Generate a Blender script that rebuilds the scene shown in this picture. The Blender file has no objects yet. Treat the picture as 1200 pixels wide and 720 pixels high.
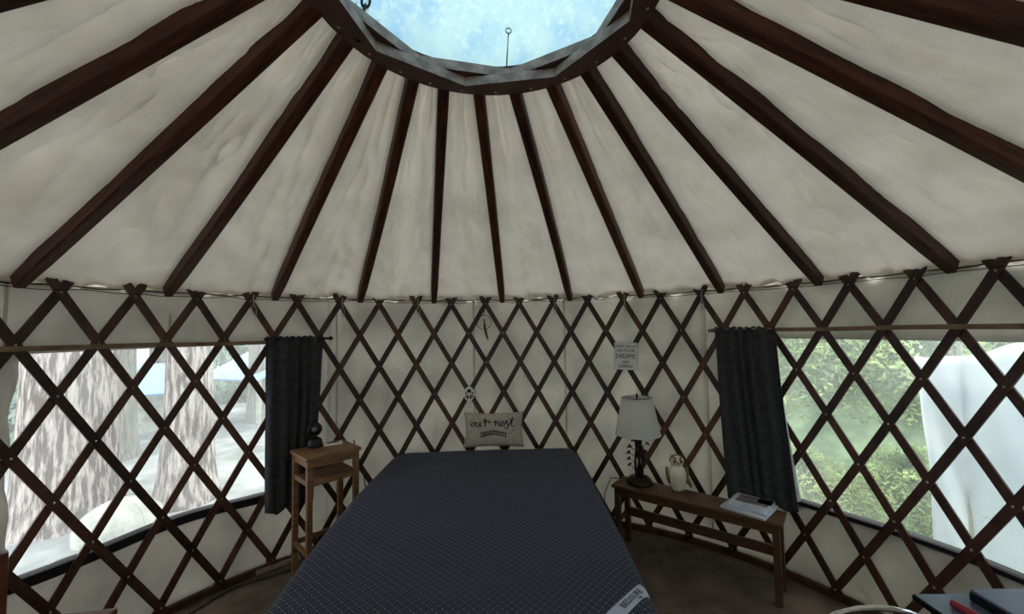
import bpy, bmesh, math, random
from math import sin, cos, pi, radians, hypot, atan2, sqrt
from mathutils import Vector, Matrix, noise
random.seed(7)
C = bpy.context.scene.collection

# ---------------------------------------------------------------- camera, sky, exposure
ZT = 1.955                      # height of the top row of lattice bolts above the floor
cam_d = bpy.data.cameras.new('camera'); cam = bpy.data.objects.new('camera', cam_d); C.objects.link(cam)
cam_d.sensor_width = 36.0; cam_d.lens = 476.7/1200*36.0
cam_d.shift_x = -0.0062; cam_d.shift_y = 0.00186
cam_d.clip_start = 0.02; cam_d.clip_end = 300
Rv = Vector((0.99671883, -0.07897935, -0.0177154)); Uv = Vector((0.01392639, -0.04826997, 0.99873724)); Fv = Vector((0.07973473, 0.99570692, 0.04701169))
m3 = Matrix((Rv, Uv, -Fv)).transposed()
cam.matrix_world = Matrix.Translation((0.0, -1.3863, 1.7260)) @ m3.to_4x4()
bpy.context.scene.camera = cam

w = bpy.data.worlds.new('sky'); bpy.context.scene.world = w; w.use_nodes = True
nt = w.node_tree; nt.nodes.clear()
def N(nt, typ, **kw):
    n = nt.nodes.new(typ)
    for k, v in kw.items():
        if k.startswith('i_'):
            key = k[2:]
            n.inputs[int(key) if key.isdigit() else key.replace('_', ' ')].default_value = v
        else: setattr(n, k, v)
    return n
out = N(nt, 'ShaderNodeOutputWorld'); bg = N(nt, 'ShaderNodeBackground')
tc = N(nt, 'ShaderNodeTexCoord'); no = N(nt, 'ShaderNodeTexNoise', i_Scale=3.0, i_Detail=8.0, i_Roughness=0.65)
rp = N(nt, 'ShaderNodeValToRGB')
rp.color_ramp.elements[0].position = 0.42; rp.color_ramp.elements[0].color = (0.58, 0.77, 0.93, 1)
rp.color_ramp.elements[1].position = 0.58; rp.color_ramp.elements[1].color = (1.0, 0.985, 0.94, 1)
nt.links.new(tc.outputs['Generated'], no.inputs['Vector']); nt.links.new(no.outputs['Fac'], rp.inputs['Fac'])
nt.links.new(rp.outputs['Color'], bg.inputs['Color']); bg.inputs['Strength'].default_value = 1.25
nt.links.new(bg.outputs[0], out.inputs[0])
sun_d = bpy.data.lights.new('sun', 'SUN'); sun_d.energy = 1.25; sun_d.angle = radians(35); sun_d.color = (1.0, 0.98, 0.95)
sun = bpy.data.objects.new('sun', sun_d); C.objects.link(sun); sun.location = (0, 6, 14)
sun.rotation_euler = Vector((0.30, 1.0, 1.9)).to_track_quat('Z', 'Y').to_euler()
vs = bpy.context.scene.view_settings
vs.view_transform = 'Standard'; vs.look = 'None'; vs.gamma = 1.0; vs.use_curve_mapping = False
vs.exposure = 1.62
bpy.context.scene.cycles.max_bounces = 10
bpy.context.scene.cycles.diffuse_bounces = 5
bpy.context.scene.cycles.transparent_max_bounces = 12
bpy.context.scene.cycles.transmission_bounces = 8

# ---------------------------------------------------------------- materials
def s2l(c): return tuple((x/255/12.92 if x/255 <= 0.04045 else ((x/255+0.055)/1.055)**2.4) for x in c)+(1,)
def new_mat(name):
    m = bpy.data.materials.new(name); m.use_nodes = True
    return m, m.node_tree, m.node_tree.nodes['Principled BSDF'], m.node_tree.nodes['Material Output']
def noise_mat(name, c1, c2, scale=8, rough=0.6, bump=0.1, bscale=None, stretch=(1, 1, 1), metallic=0.0, rand=0.0, spec=0.5, lo=0.35, hi=0.65, bdist=0.01):
    m, nt, b, o = new_mat(name)
    tc = N(nt, 'ShaderNodeTexCoord'); mp = N(nt, 'ShaderNodeMapping'); mp.inputs['Scale'].default_value = stretch
    nt.links.new(tc.outputs['Object'], mp.inputs['Vector'])
    no = N(nt, 'ShaderNodeTexNoise', i_Scale=scale, i_Detail=6.0, i_Roughness=0.6); nt.links.new(mp.outputs[0], no.inputs['Vector'])
    r = N(nt, 'ShaderNodeValToRGB'); r.color_ramp.elements[0].color = c1; r.color_ramp.elements[1].color = c2
    r.color_ramp.elements[0].position = lo; r.color_ramp.elements[1].position = hi
    nt.links.new(no.outputs['Fac'], r.inputs['Fac'])
    col = r.outputs['Color']
    if rand:
        oi = N(nt, 'ShaderNodeObjectInfo'); mr = N(nt, 'ShaderNodeMapRange'); mr.inputs['To Min'].default_value = 1-rand; mr.inputs['To Max'].default_value = 1+rand*1.6
        nt.links.new(oi.outputs['Random'], mr.inputs['Value'])
        hs = N(nt, 'ShaderNodeHueSaturation'); nt.links.new(mr.outputs[0], hs.inputs['Value']); nt.links.new(col, hs.inputs['Color']); col = hs.outputs['Color']
    nt.links.new(col, b.inputs['Base Color'])
    b.inputs['Roughness'].default_value = rough; b.inputs['Metallic'].default_value = metallic; b.inputs['Specular IOR Level'].default_value = spec
    if bump:
        n2 = N(nt, 'ShaderNodeTexNoise', i_Scale=bscale or scale*4, i_Detail=5.0); nt.links.new(mp.outputs[0], n2.inputs['Vector'])
        bp = N(nt, 'ShaderNodeBump', i_Strength=bump, i_Distance=bdist); nt.links.new(n2.outputs['Fac'], bp.inputs['Height']); nt.links.new(bp.outputs[0], b.inputs['Normal'])
    return m
def flat(name, c, rough=0.5, metallic=0.0, spec=0.5):
    m, nt, b, o = new_mat(name)
    b.inputs['Base Color'].default_value = s2l(c); b.inputs['Roughness'].default_value = rough; b.inputs['Metallic'].default_value = metallic
    b.inputs['Specular IOR Level'].default_value = spec
    return m
def cloth_mat(name, c1, c2, transl, scale=3.0, tcol=None):
    """woven canvas that lets part of the daylight through"""
    m, nt, b, o = new_mat(name); nt.nodes.remove(b)
    tc = N(nt, 'ShaderNodeTexCoord')
    no = N(nt, 'ShaderNodeTexNoise', i_Scale=scale, i_Detail=6.0); nt.links.new(tc.outputs['Object'], no.inputs['Vector'])
    r = N(nt, 'ShaderNodeValToRGB'); r.color_ramp.elements[0].color = s2l(c1); r.color_ramp.elements[1].color = s2l(c2)
    r.color_ramp.elements[0].position = 0.3; r.color_ramp.elements[1].position = 0.7
    nt.links.new(no.outputs['Fac'], r.inputs['Fac'])
    n2 = N(nt, 'ShaderNodeTexNoise', i_Scale=160.0, i_Detail=2.0); nt.links.new(tc.outputs['Object'], n2.inputs['Vector'])
    n3 = N(nt, 'ShaderNodeTexNoise', i_Scale=5.0, i_Detail=4.0, i_Distortion=0.3); nt.links.new(tc.outputs['Object'], n3.inputs['Vector'])
    ad = N(nt, 'ShaderNodeMath', operation='MULTIPLY_ADD'); ad.inputs[1].default_value = 0.06
    nt.links.new(n2.outputs['Fac'], ad.inputs[0]); nt.links.new(n3.outputs['Fac'], ad.inputs[2])
    bp = N(nt, 'ShaderNodeBump', i_Strength=0.4, i_Distance=0.05); nt.links.new(ad.outputs[0], bp.inputs['Height'])
    d = N(nt, 'ShaderNodeBsdfDiffuse'); t = N(nt, 'ShaderNodeBsdfTranslucent'); mx = N(nt, 'ShaderNodeMixShader'); mx.inputs[0].default_value = transl
    nt.links.new(r.outputs[0], d.inputs[0]); nt.links.new(bp.outputs[0], d.inputs['Normal'])
    if tcol: t.inputs[0].default_value = s2l(tcol)
    else: nt.links.new(r.outputs[0], t.inputs[0])
    nt.links.new(bp.outputs[0], t.inputs['Normal'])
    nt.links.new(d.outputs[0], mx.inputs[1]); nt.links.new(t.outputs[0], mx.inputs[2]); nt.links.new(mx.outputs[0], o.inputs[0])
    return m
def pane_mat(name, tint, haze_col, haze, speck=0.0, scale=3.0, gloss=0.04, tint2=None):
    """clear vinyl / acrylic: see-through, with a milky haze that scatters daylight"""
    m, nt, b, o = new_mat(name); nt.nodes.remove(b)
    tc = N(nt, 'ShaderNodeTexCoord')
    no = N(nt, 'ShaderNodeTexNoise', i_Scale=scale, i_Detail=6.0, i_Roughness=0.6); nt.links.new(tc.outputs['Object'], no.inputs['Vector'])
    mr = N(nt, 'ShaderNodeMapRange'); mr.inputs['From Min'].default_value = 0.3; mr.inputs['From Max'].default_value = 0.7
    mr.inputs['To Min'].default_value = haze*0.6; mr.inputs['To Max'].default_value = haze*1.4
    nt.links.new(no.outputs['Fac'], mr.inputs['Value'])
    fac = mr.outputs[0]
    if speck:
        n2 = N(nt, 'ShaderNodeTexNoise', i_Scale=26.0, i_Detail=4.0, i_Roughness=0.7); nt.links.new(tc.outputs['Object'], n2.inputs['Vector'])
        m2 = N(nt, 'ShaderNodeMapRange'); m2.inputs['From Min'].default_value = 0.52; m2.inputs['From Max'].default_value = 0.68
        m2.inputs['To Min'].default_value = 0; m2.inputs['To Max'].default_value = speck
        nt.links.new(n2.outputs['Fac'], m2.inputs['Value'])
        a = N(nt, 'ShaderNodeMath', operation='ADD'); nt.links.new(fac, a.inputs[0]); nt.links.new(m2.outputs[0], a.inputs[1]); fac = a.outputs[0]
    tr = N(nt, 'ShaderNodeBsdfTransparent'); tr.inputs[0].default_value = tint
    if tint2:
        n4 = N(nt, 'ShaderNodeTexNoise', i_Scale=2.2, i_Detail=9.0, i_Roughness=0.72); nt.links.new(tc.outputs['Object'], n4.inputs['Vector'])
        r4 = N(nt, 'ShaderNodeValToRGB'); r4.color_ramp.elements[0].color = tint2; r4.color_ramp.elements[1].color = tint; r4.color_ramp.elements[0].position = 0.40; r4.color_ramp.elements[1].position = 0.56
        nt.links.new(n4.outputs['Fac'], r4.inputs[0]); nt.links.new(r4.outputs[0], tr.inputs[0])
    tl = N(nt, 'ShaderNodeBsdfTranslucent'); tl.inputs[0].default_value = haze_col
    gl = N(nt, 'ShaderNodeBsdfGlossy'); gl.inputs['Roughness'].default_value = 0.15
    m1 = N(nt, 'ShaderNodeMixShader'); m3_ = N(nt, 'ShaderNodeMixShader'); m3_.inputs[0].default_value = gloss
    nt.links.new(fac, m1.inputs[0]); nt.links.new(tr.outputs[0], m1.inputs[1]); nt.links.new(tl.outputs[0], m1.inputs[2])
    nt.links.new(m1.outputs[0], m3_.inputs[1]); nt.links.new(gl.outputs[0], m3_.inputs[2]); nt.links.new(m3_.outputs[0], o.inputs[0])
    return m

M = {}
M['roof'] = cloth_mat('roof_canvas', (206, 197, 181), (230, 221, 206), 0.098)
M['wall'] = cloth_mat('wall_canvas', (202, 198, 190), (232, 227, 219), 0.31)
M['slat'] = noise_mat('lattice_wood', s2l((50, 29, 21)), s2l((86, 54, 40)), 9, 0.5, 0.15, rand=0.42, stretch=(1, 1, 0.5))
M['rafter'] = noise_mat('rafter_wood', s2l((46, 22, 15)), s2l((88, 48, 32)), 5, 0.5, 0.12, stretch=(9, 1, 9), rand=0.35, spec=0.25)
M['ring'] = noise_mat('ring_wood', s2l((66, 36, 26)), s2l((92, 56, 42)), 7, 0.5, 0.12)
M['ringlit'] = noise_mat('ring_wood_lit', s2l((132, 108, 96)), s2l((188, 164, 148)), 14, 0.6, 0.2)  # lighter copy of the ring wood: daylight on inner faces put into colour
M['bar'] = noise_mat('bar_wood', s2l((112, 88, 62)), s2l((152, 126, 96)), 8, 0.6, 0.1)
M['dark'] = flat('black_trim', (26, 26, 30), 0.45)
M['black'] = flat('black_plastic', (14, 14, 16), 0.4)
M['steel'] = flat('bright_steel', (190, 186, 178), 0.35, 0.8)
M['chrome'] = flat('chrome', (220, 220, 225), 0.12, 1.0)
M['wire'] = flat('dark_wire', (38, 34, 32), 0.6, 0.3)
M['carpet'] = noise_mat('carpet', s2l((88, 76, 66)), s2l((116, 102, 88)), 5, 0.95, 0.5, bscale=240, spec=0.1)
M['oak'] = noise_mat('stool_wood', s2l((112, 80, 52)), s2l((150, 110, 74)), 6, 0.5, 0.1, stretch=(1, 1, 6))
M['bench'] = noise_mat('bench_wood', s2l((70, 47, 32)), s2l((98, 68, 46)), 6, 0.42, 0.1, stretch=(2, 2, 8))
M['curtain'] = noise_mat('charcoal_linen', s2l((56, 56, 58)), s2l((72, 72, 74)), 30, 0.9, 0.25, bscale=260, spec=0.15)
M['lining'] = noise_mat('curtain_lining', s2l((150, 152, 158)), s2l((176, 178, 184)), 20, 0.9, 0.1, spec=0.1)
M['shade'] = cloth_mat('lamp_linen', (232, 230, 224), (242, 240, 236), 0.40)
M['bronze'] = noise_mat('dark_bronze', s2l((26, 20, 18)), s2l((48, 36, 30)), 30, 0.45, 0.2, metallic=0.5)
M['cream'] = noise_mat('cream_glaze', s2l((214, 204, 180)), s2l((236, 228, 206)), 12, 0.2, 0.0)
M['olive'] = noise_mat('brown_glaze', s2l((96, 80, 52)), s2l((146, 126, 88)), 40, 0.25, 0.1)
M['pillow'] = noise_mat('cushion_linen', s2l((176, 168, 152)), s2l((196, 188, 172)), 20, 0.9, 0.3, bscale=300, spec=0.1)
M['ink'] = flat('black_ink', (14, 14, 14), 0.8)
M['white'] = flat('white_paint', (240, 238, 230), 0.6)
M['paper'] = flat('paper', (206, 208, 214), 0.6)
M['tagwhite'] = flat('woven_tag', (196, 204, 222), 0.7)
M['redwood'] = noise_mat('reddish_wood', s2l((86, 44, 30)), s2l((122, 70, 48)), 5, 0.3, 0.08, stretch=(1, 6, 1))
M['feather'] = noise_mat('feather', s2l((62, 48, 30)), s2l((124, 104, 74)), 60, 0.8, 0.1)
M['glossblack'] = flat('gloss_black', (10, 11, 16), 0.22)
M['greysheen'] = flat('grey_sheen_gloss', (96, 106, 128), 0.25)  # window reflection put into the colour of desk and laptop tops
M['red'] = flat('red_plastic', (150, 22, 36), 0.35)
M['pink'] = flat('red_plug', (150, 52, 60), 0.5)
M['beige'] = flat('beige_plastic', (150, 138, 120), 0.6)

def bed_material():
    m, nt, b, o = new_mat('diamond_coverlet')
    tc = N(nt, 'ShaderNodeTexCoord'); sp = N(nt, 'ShaderNodeSeparateXYZ'); nt.links.new(tc.outputs['UV'], sp.inputs[0])
    def math_(op, a, b_=None, c=None):
        n = N(nt, 'ShaderNodeMath', operation=op)
        for i, v in enumerate((a, b_, c)):
            if v is None: continue
            if isinstance(v, (int, float)): n.inputs[i].default_value = v
            else: nt.links.new(v, n.inputs[i])
        return n.outputs[0]
    x = math_('MULTIPLY', sp.outputs[0], 1/0.0385); y = math_('MULTIPLY', sp.outputs[1], 1/0.0385)
    u = math_('ADD', x, y); v = math_('SUBTRACT', x, y)
    fu = math_('ABSOLUTE', math_('SUBTRACT', math_('FRACT', u), 0.5)); fv = math_('ABSOLUTE', math_('SUBTRACT', math_('FRACT', v), 0.5))
    mx = math_('MAXIMUM', fu, fv)
    line = math_('GREATER_THAN', mx, 0.445)                       # diamond outline
    inner = math_('MULTIPLY', math_('GREATER_THAN', mx, 0.17), math_('LESS_THAN', mx, 0.245))
    dot = math_('GREATER_THAN', math_('MINIMUM', fu, fv), 0.42)   # knots at crossings
    f = math_('ADD', math_('MULTIPLY', line, 0.50), math_('MULTIPLY', inner, 0.46)); f = math_('ADD', f, math_('MULTIPLY', dot, 0.6))
    no = N(nt, 'ShaderNodeTexNoise', i_Scale=220.0, i_Detail=2.0); nt.links.new(tc.outputs['UV'], no.inputs['Vector'])
    f = math_('MULTIPLY', f, math_('ADD', no.outputs['Fac'], 0.45))
    mc = N(nt, 'ShaderNodeMix', data_type='RGBA'); nt.links.new(f, mc.inputs['Factor'])
    mc.inputs[6].default_value = s2l((20, 26, 47)); mc.inputs[7].default_value = s2l((150, 154, 166))
    nt.links.new(mc.outputs[2], b.inputs['Base Color']); b.inputs['Roughness'].default_value = 0.85; b.inputs['Specular IOR Level'].default_value = 0.25
    b.inputs['Sheen Weight'].default_value = 0.10; b.inputs['Sheen Roughness'].default_value = 0.5; b.inputs['Sheen Tint'].default_value = s2l((150, 165, 200))
    bp = N(nt, 'ShaderNodeBump', i_Strength=0.3, i_Distance=0.002); nt.links.new(f, bp.inputs['Height']); nt.links.new(bp.outputs[0], b.inputs['Normal'])
    return m
M['bed'] = bed_material()
M['bedplain'] = flat('dark_bed_fabric', (30, 31, 38), 0.9, spec=0.1)
# outdoor
M['bark'] = noise_mat('redwood_bark', s2l((92, 72, 62)), s2l((200, 184, 174)), 5.5, 0.9, 0.9, bscale=9, stretch=(4, 4, 0.55), bdist=0.08, spec=0.1, lo=0.44, hi=0.58)
M['barkgrey'] = noise_mat('grey_bark', s2l((112, 106, 94)), s2l((172, 164, 150)), 6, 0.9, 0.8, stretch=(5, 5, 0.5), bdist=0.05, spec=0.1)
M['ground'] = noise_mat('pale_ground', s2l((108, 112, 106)), s2l((176, 176, 172)), 1.3, 0.95, 0.4, spec=0.1)
M['bank'] = noise_mat('mossy_bank', s2l((96, 120, 88)), s2l((178, 200, 158)), 3, 0.95, 0.6, spec=0.1)
def leaf_mat(name, c1, c2):
    m, nt, b, o = new_mat(name)
    oi = N(nt, 'ShaderNodeTexCoord'); no = N(nt, 'ShaderNodeTexNoise', i_Scale=2.2, i_Detail=5.0); nt.links.new(oi.outputs['Object'], no.inputs['Vector'])
    r = N(nt, 'ShaderNodeValToRGB'); r.color_ramp.elements[0].color = s2l(c1); r.color_ramp.elements[1].color = s2l(c2)
    r.color_ramp.elements[0].position = 0.35; r.color_ramp.elements[1].position = 0.65
    nt.links.new(no.outputs['Fac'], r.inputs[0]); nt.nodes.remove(b)
    d = N(nt, 'ShaderNodeBsdfDiffuse'); t = N(nt, 'ShaderNodeBsdfTranslucent'); mx = N(nt, 'ShaderNodeMixShader'); mx.inputs[0].default_value = 0.4
    nt.links.new(r.outputs[0], d.inputs[0]); nt.links.new(r.outputs[0], t.inputs[0]); nt.links.new(d.outputs[0], mx.inputs[1]); nt.links.new(t.outputs[0], mx.inputs[2]); nt.links.new(mx.outputs[0], o.inputs[0])
    return m
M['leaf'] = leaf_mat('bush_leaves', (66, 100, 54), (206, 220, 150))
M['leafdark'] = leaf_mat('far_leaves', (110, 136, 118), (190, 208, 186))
M['tarpwhite'] = cloth_mat('white_sheeting', (232, 238, 244), (250, 252, 254), 0.5)
M['blueroof'] = flat('blue_sheeting', (150, 186, 232), 0.6)
M['grey_shed'] = noise_mat('pale_timber', s2l((150, 150, 138)), s2l((198, 194, 180)), 6, 0.9, 0.1)
M['vinyl'] = pane_mat('window_vinyl', (0.97, 0.98, 0.98, 1), (0.98, 0.98, 0.98, 1), 0.19, scale=2.0)
M['glass'] = pane_mat('added_door_glass', (0.95, 0.97, 0.97, 1), (0.9, 0.9, 0.9, 1), 0.02)
M['dome'] = pane_mat('dome_acrylic', (0.145, 0.23, 0.255, 1), (0.22, 0.30, 0.30, 1), 0.30, speck=0.5, scale=2.5, tint2=(0.05, 0.14, 0.26, 1))

# ---------------------------------------------------------------- object helpers
def obj(name, bm_or_me, mat=None, parent=None, smooth=False):
    if isinstance(bm_or_me, bmesh.types.BMesh):
        me = bpy.data.meshes.new(name); bm_or_me.to_mesh(me); bm_or_me.free()
    else: me = bm_or_me
    if smooth:
        for p in me.polygons: p.use_smooth = True
    o = bpy.data.objects.new(name, me); C.objects.link(o)
    if mat and not me.materials: me.materials.append(mat)
    if parent: o.parent = parent
    return o
def tag(o, label=None, cat=None, group=None, kind=None):
    if label: o['label'] = label
    if cat: o['category'] = cat
    if group: o['group'] = group
    if kind: o['kind'] = kind
    return o
def thing(name, label, cat, loc=(0, 0, 0), rz=0, group=None):
    o = bpy.data.objects.new(name, None); C.objects.link(o); o.location = loc; o.rotation_euler = (0, 0, rz); o.empty_display_size = 0.1
    return tag(o, label, cat, group)
def box(bm, x0, x1, y0, y1, z0, z1, bev=0.0, mat=None):
    r = bmesh.ops.create_cube(bm, size=1.0)
    S_ = Matrix.Translation(((x0+x1)/2, (y0+y1)/2, (z0+z1)/2)) @ Matrix.Diagonal((x1-x0, y1-y0, z1-z0, 1))
    if mat is not None: S_ = mat @ S_
    bmesh.ops.transform(bm, matrix=S_, verts=r['verts'])
    if bev:
        es = set()
        for v in r['verts']:
            for e in v.link_edges: es.add(e)
        bmesh.ops.bevel(bm, geom=list(es), offset=bev, segments=2, affect='EDGES', profile=0.6)
    return bm
def B(): return bmesh.new()
def tube(bm, pts, rad, seg=8, closed=False, cap=True):
    pts = [Vector(p) for p in pts]; n = len(pts)
    rads = rad if isinstance(rad, (list, tuple)) else [rad]*n
    rings = []; prev = None
    for i, p in enumerate(pts):
        if closed: t = pts[(i+1) % n]-pts[i-1]
        else: t = pts[min(i+1, n-1)]-pts[max(i-1, 0)]
        t.normalize()
        if prev is None:
            a = Vector((0, 0, 1)) if abs(t.z) < 0.9 else Vector((1, 0, 0))
            u = t.cross(a).normalized()
        else: u = (prev-t*prev.dot(t)).normalized()
        prev = u; v = t.cross(u)
        rings.append([bm.verts.new(p+(u*cos(2*pi*k/seg)+v*sin(2*pi*k/seg))*rads[i]) for k in range(seg)])
    m = n if closed else n-1
    for i in range(m):
        a, b = rings[i], rings[(i+1) % n]
        for k in range(seg): bm.faces.new((a[k], a[(k+1) % seg], b[(k+1) % seg], b[k]))
    if cap and not closed:
        bm.faces.new(rings[0][::-1]); bm.faces.new(rings[-1])
    return bm
def lathe(bm, prof, seg=28, cx=0, cy=0, sx=1, sy=1):
    rings = []
    for r, z in prof:
        if r < 1e-5: rings.append([bm.verts.new((cx, cy, z))])
        else: rings.append([bm.verts.new((cx+r*sx*cos(2*pi*k/seg), cy+r*sy*sin(2*pi*k/seg), z)) for k in range(seg)])
    for a, b in zip(rings, rings[1:]):
        for k in range(seg):
            k2 = (k+1) % seg
            if len(a) == 1 and len(b) == 1: continue
            if len(a) == 1: bm.faces.new((a[0], b[k2], b[k]))
            elif len(b) == 1: bm.faces.new((a[k], a[k2], b[0]))
            else: bm.faces.new((a[k], a[k2], b[k2], b[k]))
    return bm
def grid(bm, nu, nv, fn, skip=None, uv=None):
    V = [[bm.verts.new(fn(i/nu, j/nv)) for j in range(nv+1)] for i in range(nu+1)]
    L = bm.loops.layers.uv.new('UVMap') if uv else None
    for i in range(nu):
        for j in range(nv):
            if skip and skip(i, j): continue
            f = bm.faces.new((V[i][j], V[i+1][j], V[i+1][j+1], V[i][j+1]))
            if uv:
                for l, (a, b) in zip(f.loops, ((i, j), (i+1, j), (i+1, j+1), (i, j+1))): l[L].uv = uv(a/nu, b/nv)
    for v in [v for v in bm.verts if not v.link_faces]: bm.verts.remove(v)
    return V
def copy_tree(o, parent=None):
    c = o.copy(); C.objects.link(c)
    if parent: c.parent = parent
    for ch in list(o.children): copy_tree(ch, c)
    return c
def under(o, parent):
    """make a mesh built in world coordinates a part of a thing"""
    q_ = Matrix.Translation(parent.location) @ parent.rotation_euler.to_matrix().to_4x4()
    o.data.transform(q_.inverted()); o.parent = parent; return o
def text_mesh(s, size, mat, M4, name, parent, extrude=0.0006, align='CENTER', sx=1.0):
    cu = bpy.data.curves.new('t', 'FONT'); cu.body = s; cu.size = size; cu.align_x = align; cu.align_y = 'CENTER'; cu.extrude = extrude; cu.resolution_u = 2
    to = bpy.data.objects.new('t', cu); C.objects.link(to)
    dg = bpy.context.evaluated_depsgraph_get(); me = bpy.data.meshes.new_from_object(to.evaluated_get(dg))
    bpy.data.objects.remove(to); me.transform(M4 @ Matrix.Diagonal((sx, 1, 1, 1))); me.materials.clear()
    return obj(name, me, mat, parent)

# polar layout: column c (half lattice cells) -> azimuth; 96 columns round the yurt
TH0 = 0.12973; D = 2*pi/96; HROW = 0.26962
def az(c): return TH0+(c-20)*D
def pol(c, r, z): a = az(c); return Vector((r*sin(a), r*cos(a), z))
RL = 2.398

# ---------------------------------------------------------------- structure: floor and outside ground
bm = B(); lathe(bm, [(0.0001, 0), (1.2, 0), (2.52, 0), (2.52, -0.12), (0.0001, -0.12)], 96)
tag(obj('floor', bm, M['carpet']), kind='structure')
def gz(x, y):
    d = hypot(x, y)
    z = -0.32 + 0.05*noise.noise(Vector((x*0.4, y*0.4, 0)))
    a = (x*0.80+y*0.60)                       # a bank rises beyond the right window
    if a > 3.3: z += min((a-3.3)*0.75, 4.6)*max(0.0, min(1.0, (x-0.3)/1.5))
    return z
bm = B(); grid(bm, 120, 120, lambda u, v: Vector((-30+60*u, -20+60*v, gz(-30+60*u, -20+60*v))), skip=None)
g = obj('ground', bm, M['ground'], smooth=True); tag(g, kind='structure')
g.data.materials.append(M['bank'])
for p in g.data.polygons:
    c = p.center
    if c.x*0.8+c.y*0.6 > 3.0 and c.x > 0.5: p.material_index = 1

# ---------------------------------------------------------------- canvas walls
def wallr(c, z):
    r = 2.436 + 0.018*noise.noise(Vector((c*0.9, z*0.8, 3.0))) + 0.013*noise.noise(Vector((c*2.2+z*0.8, z*0.7, 9.0)))
    r += 0.009*noise.noise(Vector((c*3.6+0.6*sin(z*2.0), z*0.35, 21.0)))+0.008*noise.noise(Vector((c*1.5+z*4, z*5, 1.0)))
    return max(r, 2.414)
WZ = ZT+0.045
WIN_L = (-0.75, 8.4, ZT-1.395, ZT-0.315); WIN_R = (32.2, 47.0, ZT-1.405, ZT-0.335)
def wall(name, c0, c1, win=None):
    nu = int((c1-c0)*4); nv = 30
    cs = [c0+(c1-c0)*i/nu for i in range(nu+1)]; zs = [WZ*j/nv for j in range(nv+1)]
    if win:
        a, b, zl, zh = win
        ia = min(range(nu+1), key=lambda i: abs(cs[i]-a)); cs[ia] = a
        ib = min(range(nu+1), key=lambda i: abs(cs[i]-b)); cs[ib] = b
        jl = min(range(nv+1), key=lambda j: abs(zs[j]-zl)); zs[jl] = zl
        if zl == 0: jl = 0
        jh = min(range(nv+1), key=lambda j: abs(zs[j]-zh)); zs[jh] = zh
    def fn(u, v):
        i = round(u*nu); j = round(v*nv); c, z = cs[i], zs[j]
        if win and zl > 0.1 and i == ia and jl < j < jh: c -= 0.22*sin(pi*(j-jl)/(jh-jl))+0.05*sin(j*1.3)
        return pol(c, wallr(c, z), z)
    sk = (lambda i, j: ia <= i < ib and jl <= j < jh) if win else None
    bm = B(); grid(bm, nu, nv, fn, skip=sk)
    o = obj(name, bm, M['wall'], smooth=True)
    sm = o.modifiers.new('hem', 'SOLIDIFY'); sm.thickness = 0.003; sm.offset = 0
    return tag(o, kind='structure')
wl = wall('wall_left', -14, 9.5, WIN_L)
wb = wall('wall_back', 9.5, 30, None)
wr = wall('wall_right', 30, 54, WIN_R)
wf = wall('wall_front', 54, 82, (64.0, 70.0, 0.0, ZT-0.02))
added_door = obj('added_door_1', (lambda bm: ([box(bm, *b_) for b_ in ((-0.50, -0.455, -0.03, 0.05, 0, 1.96), (0.455, 0.50, -0.03, 0.05, 0, 1.96), (-0.50, 0.50, -0.03, 0.05, 1.92, 1.965))], bm)[1])(B()), M['bar'])  # unseen glazed entrance added behind the camera to let in daylight
added_door.location = pol(67, 2.40, 0); added_door.rotation_euler = (0, 0, -az(67)); tag(added_door, kind='structure')
for b_ in ((-0.45, -0.36, 0, 0.035, 0.01, 1.915), (0.36, 0.45, 0, 0.035, 0.01, 1.915), (-0.36, 0.36, 0, 0.035, 0.01, 0.25), (-0.36, 0.36, 0, 0.035, 1.80, 1.915), (-0.36, 0.36, 0, 0.035, 1.02, 1.08)):
    bm = B(); box(bm, *b_); obj('added_door_rail', bm, M['redwood'], added_door)
for z0, z1 in ((0.25, 1.02), (1.08, 1.80)):
    bm = B(); box(bm, -0.36, 0.36, 0.014, 0.020, z0, z1); obj('added_door_pane', bm, M['glass'], added_door)
bm = B(); tube(bm, [(0.40, -0.005, 1.0), (0.40, -0.045, 1.0), (0.32, -0.05, 1.0)], 0.009, 8); obj('handle', bm, M['steel'], added_door)
def seam(c, z0, z1, parent):
    bm = B(); V = []
    n = 16
    for j in range(n+1):
        z = z0+(z1-z0)*j/n; r = wallr(c, z)-0.004
        V.append((bm.verts.new(pol(c-0.05, r+0.002, z)), bm.verts.new(pol(c-0.02, r-0.002, z)), bm.verts.new(pol(c+0.02, r-0.002, z)), bm.verts.new(pol(c+0.05, r+0.002, z))))
    for a, b in zip(V, V[1:]):
        for k in range(3): bm.faces.new((a[k], a[k+1], b[k+1], b[k]))
    obj('seam', bm, M['wall'], parent, smooth=True)
seam(-1.1, ZT-0.32, WZ, wl); seam(3.2, ZT-0.30, ZT-0.1, wl); seam(9.9, 0.05, WZ, wb); seam(22.6, 0.05, WZ, wb); seam(30.1, 0.05, WZ, wr); seam(17.3, 0.05, WZ, wb)
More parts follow.
